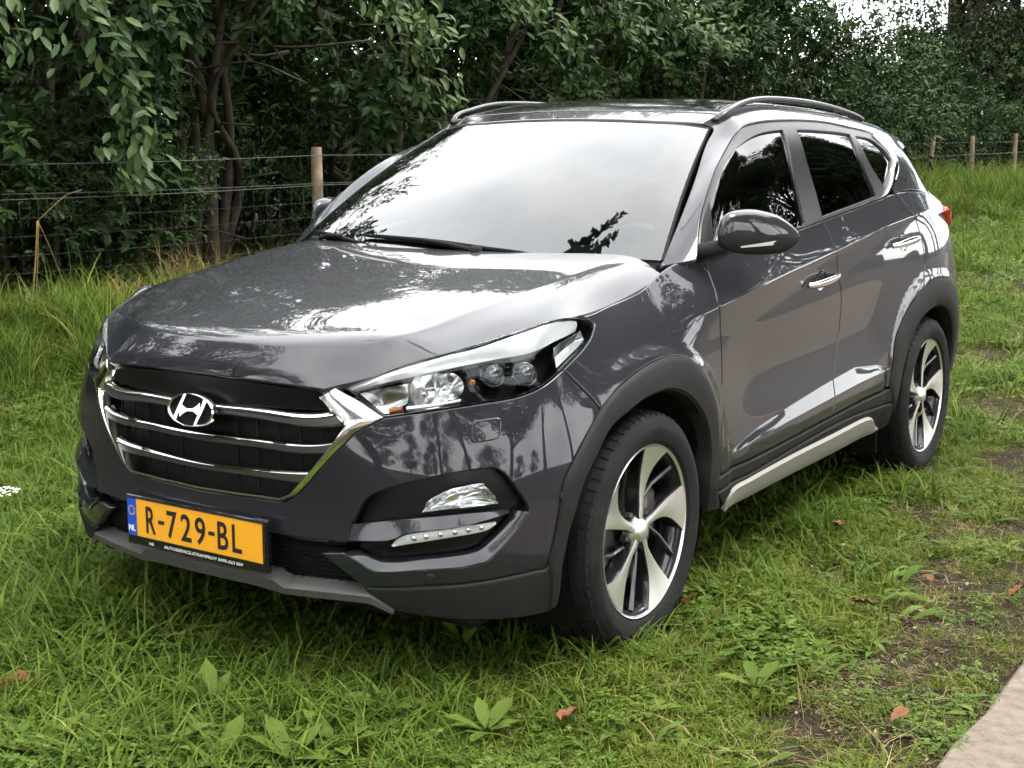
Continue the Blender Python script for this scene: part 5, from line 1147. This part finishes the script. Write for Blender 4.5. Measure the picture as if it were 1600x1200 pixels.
# tail lamps
tl=A.pick([(1465,318),(1478,320)])
ub_=np.linspace(4.70,5.16,14)
ribbon_uv('tail_lamp',A,np.stack([ub_,np.interp(ub_,[4.70,4.80,4.95,5.16],[.800,.842,.845,.835])],-1),np.stack([ub_,np.interp(ub_,[4.70,4.80,4.95,5.16],[.795,.752,.725,.715])],-1),[(0,-.02),(0,.004),(.1,.022),(.5,.034),(.9,.020),(1,.004),(1,-.02)],M['red'],car)
# ---- windscreen with printed black border, wipers
WS=[UV([(-.755,.0),(-.4,.0),(0,0),(.4,.0),(.755,.0)]),UV([(.755,0),(.755,.43),(.755,.86)]),UV([(.755,.86),(.4,.86),(0,.86),(-.4,.86),(-.755,.86)]),UV([(-.755,.86),(-.755,.43),(-.755,0)])]
panel('windscreen',D,WS,M['ws'],car,mirror=False,res=.05,gap=.002,edge=.001,depth=.004)
IN=[UV([(-.69,.085),(-.4,.07),(0,.065),(.4,.07),(.69,.085)]),UV([(.69,.085),(.705,.43),(.70,.80)]),UV([(.70,.80),(.4,.815),(0,.82),(-.4,.815),(-.70,.80)]),UV([(-.70,.80),(-.705,.43),(-.69,.085)])]
panel('windscreen_border',D,WS,M['black'],car,holes=[IN],off=-.006,mirror=False,gap=.001,edge=.001,depth=.004,res=.06)
ribbon_uv('pillar_seal',D,np.array([(.753,v) for v in np.linspace(0,.86,30)]),np.array([(.762,v) for v in np.linspace(0,.86,30)]),[(0,-.012),(0,.002),(.5,.004),(1,.001),(1,-.02)],M['black'],car)
ribbon_uv('header_seal',D,np.array([(u,.855) for u in np.linspace(-.76,.76,30)]),np.array([(u,.868) for u in np.linspace(-.76,.76,30)]),[(0,-.01),(0,.001),(1,.0),(1,-.02)],M['black'],car,mirror=False)
def Dp(u,v,o): return (D.pos([u],[v])+D.nrm([u],[v])*o)[0]
def wiper(name,blade,arm):
    wp=empty(name); wp.parent=car
    P=np.array([Dp(*b,.012) for b in blade]); P=crom(P,.03); mb=MB(); mb.tube(P,np.interp(np.linspace(0,1,len(P)),[0,.1,.5,.9,1],[.004,.008,.010,.008,.004]),6); mb.build('wiper_blade',M['black'],wp)
    P=crom(np.array([Dp(*a) for a in arm]),.03); mb=MB(); mb.tube(P,.009,6); mb.build('wiper_arm',M['black'],wp)
    c=np.array(Dp(*arm[0])); mb=MB(); mb.lathe([(-.03,.024),(.008,.022),(.016,.012),(.018,0)],16,'z',c=c); mb.build('wiper_pivot',M['black'],wp)
wiper('wiper',[(-.42,.050),(-.1,.040),(.18,.012),(.34,-.004)],[(.13,-.008,.02),(-.02,.012,.030),(-.10,.028,.022)])
wiper('wiper',[(-.70,.055),(-.55,.03),(-.38,.004)],[(-.62,-.012,.02),(-.56,.015,.028),(-.50,.022,.020)])
# ---- mirrors
MO=np.array([(1121,366),(1125.5,346),(1136,333),(1151.5,328.5),(1177.5,327.5),(1210,335),(1231.7,348.5),(1247,363.7),(1249.5,372),(1240,385),(1221,395),(1177,398),(1145,394),(1124,386)],float)
nx,ny=np.array([.870,.506]),np.array([1.008,.818]); dv=ny-nx; nrm2=np.array([dv[1],-dv[0]])/np.linalg.norm(dv)   # plan direction pointing forward-out
def on_plane(px):
    d=np.array([(px[0]-800)/F_PX,-(px[1]-600)/F_PX,1.])@RC; n3=np.array([nrm2[0],nrm2[1],0]); t=(np.array([nx[0],nx[1],0])-CPOS)@n3/(d@n3); return CPOS+t*d
MO3=np.array([on_plane(p) for p in MO]); MO3=crom(np.concatenate([MO3,MO3[:1]]),.012)[:-1]; mc=MO3.mean(0); fwd=np.array([.25,-.968,0])
mir=[]
for sx in (1,-1):
    r_=empty('door_mirror'); r_.parent=car
    rings=[(.94,.045),(1.0,.02),(1.0,0.),(.97,-.018),(.89,-.034),(.74,-.047),(.5,-.056),(.2,-.060)]
    zs=at(C,(1247,363.7))[2] if False else mc[2]
    k=len(MO3); V=[]
    for s_,o_ in rings: V.append(mc+(MO3-mc)*s_-fwd*o_)
    V=np.array(V).reshape(-1,3); F=[(a*k+i,a*k+(i+1)%k,(a+1)*k+(i+1)%k,(a+1)*k+i) for a in range(7) for i in range(k)]+[tuple(7*k+i for i in range(k))]
    # split between painted cap (upper) and dark lower half
    zsplit=mc[2]-.004; up=[f for f in F if np.mean([V[i][2] for i in f])>zsplit]; dn=[f for f in F if f not in up]
    for nm,ff,mm in (('mirror_cap',up,'paint'),('mirror_base',dn,'plastic')):
        mb=MB(); mb.add(V*[sx,1,1],ff); mb.build(nm,M[mm],r_)
    mk('mirror_glass',(mc+(MO3-mc)*.80+fwd*-.0405)*[sx,1,1],[tuple(range(k))],M['mirrorglass'],r_,None,False)
    mk('mirror_back',(mc+(MO3-mc)*.94+fwd*-.0400)*[sx,1,1],[tuple(range(k))],M['black'],r_,None,False)
    # indicator strip wrapped on the front
    sp=[]; 
    for t in np.linspace(0,1,12):
        for e in (0,1):
            px=(1162+83*t,(383-13*t) if e==0 else (385.5-7*t)); p=on_plane(px); al=((p-mc)[:2]@dv)/np.linalg.norm(dv)/.178; rad=math.hypot(al,(p-mc)[2]/.080); sp.append(p+fwd*(.060*math.sqrt(max(0.,1-min(1,rad)**2))+.005))
    mb=MB(); mb.add(np.array(sp)*[sx,1,1],[(2*i,2*i+1,2*i+3,2*i+2) for i in range(11)]); mb.build('indicator_strip',M['lampwhite'],r_)
    if sx<0: r_.location=(.045,.055,0)
    foot=np.array([(.80,.505,1.118),(.83,.497,1.124),(.855,.505,1.132),(.885,.545,1.140)])*[sx,1,1]; mb=MB(); mb.tube(crom(foot,.02),np.linspace(.028,.022,len(crom(foot,.02))),12); mb.build('mirror_foot',M['plastic'],r_)
# ---- headlamps
HEAD=[HEAD_TOP,HEAD_TIP,HEAD_REAR,HEAD_BOT,HEAD_IN]
hlm=panel('headlamp',A,HEAD,M['lens'],car,edge=.003,depth=.02,res=.03)
HL=loop_uv(A,HEAD,.012)
def both(fn):
    for o,sx in zip(hlm,(1,-1)): fn(o,sx)
def _house(o,sx):
    L=inset(HL,.004); p=A.pos(L[:,0],L[:,1]); n=A.nrm(L[:,0],L[:,1]); k=len(L); V=np.concatenate([p-n*.004,p-n*.085])*[sx,1,1]
    mk('lamp_wall',V,[(i,k+i,k+(i+1)%k,(i+1)%k) for i in range(k)],M['gloss'],o)
    vo,fo=fill_uv([L],.05); P=(A.pos(vo[:,0],vo[:,1])-A.nrm(vo[:,0],vo[:,1])*.08)*[sx,1,1]; mk('lamp_back',P,fo,M['black'],o)
    rim=inset(HL,.0085); pr=A.pos(rim[:,0],rim[:,1]); nr=A.nrm(rim[:,0],rim[:,1]); V=np.concatenate([p-n*.0035,pr-nr*.009,pr-nr*.03])*[sx,1,1]
    mk('lamp_bezel',V,[(a*k+i,a*k+k+i,a*k+k+(i+1)%k,a*k+(i+1)%k) for a in range(2) for i in range(k)],M['gloss'],o)
both(_house)
def sub_ribbon(name,a,b,prof,m,step=.015):
    rr=ribbon(name,A,a,b,prof,m,None,step=step)
    for o,par in zip(rr,hlm): o.parent=par
def sub_mb(name,fn,m,sharp=40):
    for par,sx in zip(hlm,(1,-1)):
        mb=MB(); fn(mb); mb.V=[tuple(np.array(v)*[sx,1,1]) for v in mb.V]; mb.build(name,m,par,sharp=sharp)
sub_ribbon('lens_sky_strip',[[(545,608),(600,583.5),(700,553),(805,521.5),(872,500.5),(905,499.5)]],[[(550,609.5),(630,590),(720,570),(760,561.5),(835,546.5),(880,527),(905,515)]],[(0,-.03),(0,-.010),(.5,-.007),(1,-.014),(1,-.05)],M['lampwhite'])  # added pale strip, stands in for the sky mirrored in the upper lens
sub_ribbon('lamp_bar',[[(633,632.5),(680,627),(722,619.5)]],[[(633,640),(680,634),(722,626)]],[(0,-.03),(.2,-.018),(.8,-.016),(1,-.03)],M['lampwhite'])
sub_ribbon('side_marker',[[(604,634),(612,632),(624,631)]],[[(605,645),(615,643),(626,641)]],[(0,-.05),(.3,-.022),(.7,-.022),(1,-.05)],M['amber'])
sub_ribbon('turn_reflector',[[(560,614),(600,604),(640,597)]],[[(597,645),(612,643),(634,628)]],[(0,-.020),(.25,-.038),(.6,-.046),(1,-.022)],M['reflector'])
def bowl(px,r,dep,off):
    def f(mb):
        p,R_=frame_at(A,px); prof=[(off-dep*(1-(k/6)**2),r*k/6) for k in range(7)][::-1]; m2=MB(); m2.lathe(prof,26,'z'); mb.add([R_@np.array(v)+p for v in m2.V],m2.F)
    return f
sub_mb('reflector_bowl',bowl((672,608),.052,.05,-.022),M['reflector'])
sub_mb('reflector_bowl',bowl((705,600),.036,.04,-.024),M['reflector'])
sub_mb('indicator_bulb',bowl((744,591),.008,-.010,-.035),M['amber'])
def proj_lens(px):
    def f(mb):
        p,R_=frame_at(A,px); m2=MB(); m2.lathe([(-.032+.030*math.cos(a),.030*math.sin(a)) for a in np.linspace(math.pi*.5,0,9)],28,'z'); mb.add([R_@np.array(v)+p for v in m2.V],m2.F)
    return f
def ring(px):
    def f(mb):
        p,R_=frame_at(A,px); m2=MB(); m2.lathe([(-.07,.040),(-.034,.036),(-.028,.0335),(-.032,.030),(-.07,.030)],28,'z'); mb.add([R_@np.array(v)+p for v in m2.V],m2.F)
    return f
M['projector']=mat('projector_glass',(.05,.052,.055),.02,0,1.0,.0,1.0)
for px in ((774,580),(825,578)):
    sub_mb('projector_ring',ring(px),M['reflector']); sub_mb('projector_lens',proj_lens(px),M['projector'])
sub_ribbon('lamp_tail_reflector',[[(872,540),(895,524),(915,512)]],[[(876,572),(897,552),(920,526)]],[(0,-.02),(.5,-.028),(1,-.018)],M['reflector'])
# ---- wheels
def tread(mb,r,x0,x1,n=72):
    """blocks round the shoulder and centre ribs"""
    w=x1-x0; V=[]
def make_wheel(side,yc,rot,rad=.3515,xo=.915):
    wh=empty('wheel',(0,0,0)); wh.parent=car; sx=side
    def put(mb,name,m,sharp=40,smooth=True):
        mb.V=[((v[0]+0)*sx,v[1]+yc,v[2]+.345) for v in mb.V]; o=mb.build(name,m,wh,sharp=sharp,smooth=smooth); return o
    W=.245; xi=xo-W+.008
    # tyre: bulged walls, bead, ribs moulded in the side wall
    prof=[(xo-.030,.236),(xo-.012,.246),(xo-.006,.262),(xo+.002,.268),(xo+.006,.280),(xo+.011,.298),(xo+.010,.312),(xo+.006,.318),(xo+.004,.327),(xo-.006,.338),(xo-.018,.3445),(xo-.034,.348)]
    base=.340
    mid=[]
    for a,b in ((.036,.060),(.068,.104),(.112,.148),(.156,.180)): mid+= [(xo-a,.3505),(xo-b,.3505),(xo-b-.001,base),(xo-b-.007,base)]
    back=[(xo-.2,.350),(xi+.018,.3445),(xi+.004,.334),(xi-.004,.30),(xi,.27),(xi+.012,.245),(xi+.03,.236)]
    mb=MB(); mb.lathe(prof+mid+back,96,'x'); put(mb,'tyre',M['rubber'],30)
    # shoulder tread blocks
    mb=MB(); n=64
    for i in range(n):
        t=2*math.pi*i/n; R_=np.array([[1,0,0],[0,math.cos(t),-math.sin(t)],[0,math.sin(t),math.cos(t)]])
        for (xa,xb,h) in ((xo-.002,xo-.034,.3500),(xi+.004,xi+.034,.3495)):
            ww=.0125 if i%2 else .0115
            za=.331 if xa>xb else .331
            P=np.array([(xa,-ww,za),(xa,ww,za),(xb,ww,.342),(xb,-ww,.342),(xa-.007*np.sign(xa-xb),-ww,h-.006),(xa-.007*np.sign(xa-xb),ww,h-.006),(xb,ww,h+.0015),(xb,-ww,h+.0015)])
            P=P[:,[0,1,2]]@R_.T; mb.add(P,[(0,1,2,3),(4,7,6,5),(0,4,5,1),(1,5,6,2),(2,6,7,3),(3,7,4,0)])
    put(mb,'tread_blocks',M['rubber'],20,False)['kind']='stuff'
    # rim barrel and lip
    mb=MB(); mb.lathe([(xo-.018,.244),(xo-.007,.2500),(xo-.005,.2540),(xo-.009,.2565),(xo-.016,.253)],96,'x'); put(mb,'rim_lip',M['alloy'],50)
    mb=MB(); mb.lathe([(xo-.010,.249),(xo-.022,.240),(xo-.045,.232),(xo-.10,.222),(xo-.17,.215),(xi+.02,.236)],72,'x'); put(mb,'rim_barrel',M['alloyblack'],50)
    # five swept spokes: machined face on a black body
    rr=[.022,.05,.08,.11,.14,.165,.19,.215,.235,.2495]; de=[27,17.5,14.5,14.5,16,18.5,22,26.5,30,32.5]
    for k in range(5):
        a0=math.radians(rot+72*k); fa=[]; N_=len(rr)
        for r,d in zip(rr,de):
            ff=max(0,(r-.05)/.2); xf=xo-.026+.018*ff**1.6-.006*math.sin(math.pi*min(1,ff))
            e1=a0+math.radians(1.5 if r>.06 else 10); e2=a0-math.radians(d)
            fa.append((xf,r,e1,e2))
        mbf=MB(); V=[]
        for xf,r,e1,e2 in fa:
            for j in range(5):
                t=j/4; e=e1*(1-t)+e2*t; V.append((xf+.002*math.sin(math.pi*t),r*math.cos(e),r*math.sin(e)))
        mbf.add(V,[(i*5+j,i*5+j+1,(i+1)*5+j+1,(i+1)*5+j) for i in range(N_-1) for j in range(4)]); sp_=put(mbf,'spoke',M['alloy'],60)
        mbb=MB(); V=[]; ov=.0035
        for xf,r,e1,e2 in fa:
            da=ov/max(r,.03)
            for (e,x_) in ((e1,xf-.0005),(e1+da,xf-.004),(e1+da*1.5,xf-.055),(e2-da*1.5,xf-.055),(e2-da,xf-.004),(e2,xf-.0005)): V.append((x_,r*math.cos(e),r*math.sin(e)))
        mbb.add(V,[(i*6+j,i*6+j+1,(i+1)*6+j+1,(i+1)*6+j) for i in range(N_-1) for j in range(5)]); o=put(mbb,'spoke_body',M['alloyblack'],40); 
        # thin secondary rib in the black window
        e=a0-math.radians(52); mbr=MB()
        mbr.tube([(xo-.055,.075*math.cos(e+.5),.075*math.sin(e+.5)),(xo-.045,.15*math.cos(e+.22),.15*math.sin(e+.22)),(xo-.028,.235*math.cos(e+.02),.235*math.sin(e+.02))],[.010,.008,.010],8); put(mbr,'window_rib',M['alloyblack'],40)
        e=a0-math.radians(40); mbr=MB(); mbr.lathe([(xo-.06,.011),(xo-.040,.011),(xo-.036,.007),(xo-.036,0)],6,'x',c=(0,.057*math.cos(e),.057*math.sin(e))); put(mbr,'wheel_nut',M['satin'],30,False)
    mb=MB(); mb.lathe([(xo-.06,.050),(xo-.036,.046),(xo-.026,.034),(xo-.016,.030),(xo-.012,.024),(xo-.010,.0)],40,'x'); put(mb,'hub_cap',M['alloy'],35)
    mb=MB(); mb.lathe([(xo-.075,.055),(xo-.074,.156),(xo-.079,.160),(xo-.098,.160),(xo-.103,.156),(xo-.104,.05)],60,'x'); put(mb,'brake_disc',M['disc'],35)
    mb=MB(); mb.box((xo-.088,.118 if yc<1 else -.115,.03),(.062,.085,.15),bev=.02); put(mb,'brake_caliper',M['satin'],40)
    mb=MB(); mb.lathe([(xo-.16,0),(xo-.16,.215)],40,'x'); put(mb,'rim_back',M['black'],40)
    return wh
for sx in (1,-1):
    make_wheel(sx,0,92,xo=.912); make_wheel(sx,2.67,92,xo=.912)
# wheel wells
for yc,r0 in ((0,.43),(2.67,.43)):
    for sx in (1,-1):
        mb=MB(); mb.lathe([(.878,r0),(.60,r0),(.60,.02)],40,'x',c=(0,yc,.345),a0=math.radians(-25),a1=math.radians(205)); mb.V=[(v[0]*sx,v[1],v[2]) for v in mb.V]; mb.build('wheel_well',M['black'],car)
# mud flap edge ahead of the rear wheel
mb=MB(); mb.box((.79,2.19,.22),(.12,.010,.12),bev=.004); mb.build('mud_flap',M['black'],car,smooth=False,mirror=True)
# ---- cabin: dash, seats, wheel, inner door cards, floor
mb=MB(); V=[]
for x in np.linspace(-.74,.74,13):
    for (y,z) in ((.38,1.07),(.55,1.075),(.75,1.05),(.86,1.0),(.88,.90),(.80,.70)): V.append((x,y+.05*(x/.74)**2,z-.02*(x/.74)**2))
mb.add(V,[(i*6+j,i*6+j+1,(i+1)*6+j+1,(i+1)*6+j) for i in range(12) for j in range(5)]); mb.build('dashboard',M['trim'],car)
mb=MB(); mb.box((0,1.75,.42),(1.5,2.9,.05)); mb.build('cabin_floor',M['black'],car,smooth=False)
for sx in (1,-1):
    q=np.array([(u,v) for u in np.linspace(2.1,3.9,14) for v in (.3,.5,.7,.82)]); p=(A.pos(q[:,0],q[:,1])-A.nrm(q[:,0],q[:,1])*.06)*[sx,1,1]; mk('door_card',p,[(i*4+j,i*4+j+1,(i+1)*4+j+1,(i+1)*4+j) for i in range(13) for j in range(3)],M['trim'],car)
    st=empty('front_seat'); st.parent=car
    mb=MB(); mb.box((.38*sx,1.30,.70),(.50,.52,.16),bev=.05); mb.build('seat_cushion',M['seat'],st)
    mb=MB(); mb.box((.38*sx,1.62,1.02),(.48,.14,.58),R=[[1,0,0],[0,math.cos(.22),math.sin(.22)],[0,-math.sin(.22),math.cos(.22)]],bev=.05); mb.build('backrest',M['seat'],st)
    mb=MB(); mb.box((.38*sx,1.71,1.40),(.26,.09,.17),bev=.035); mb.build('headrest',M['seat'],st)
mb=MB(); mb.box((0,2.62,1.0),(1.3,.16,.62),R=[[1,0,0],[0,math.cos(.3),math.sin(.3)],[0,-math.sin(.3),math.cos(.3)]],bev=.05); mb.build('rear_bench',M['seat'],car)
t=np.linspace(0,2*math.pi,33); mb=MB(); mb.tube(np.stack([.38+.185*np.cos(t),.98-.08*np.sin(t),1.0+.165*np.sin(t)],-1),.016,8,cap=False); mb.box((.38,.97,1.0),(.14,.05,.10),bev=.02); mb.box((.38,.97,1.0),(.34,.025,.03)); mb.build('steering_wheel',M['trim'],car)
mb=MB(); mb.box((0,1.02,1.475),(.24,.03,.07),bev=.012); mb.build('rear_view_mirror',M['trim'],car)
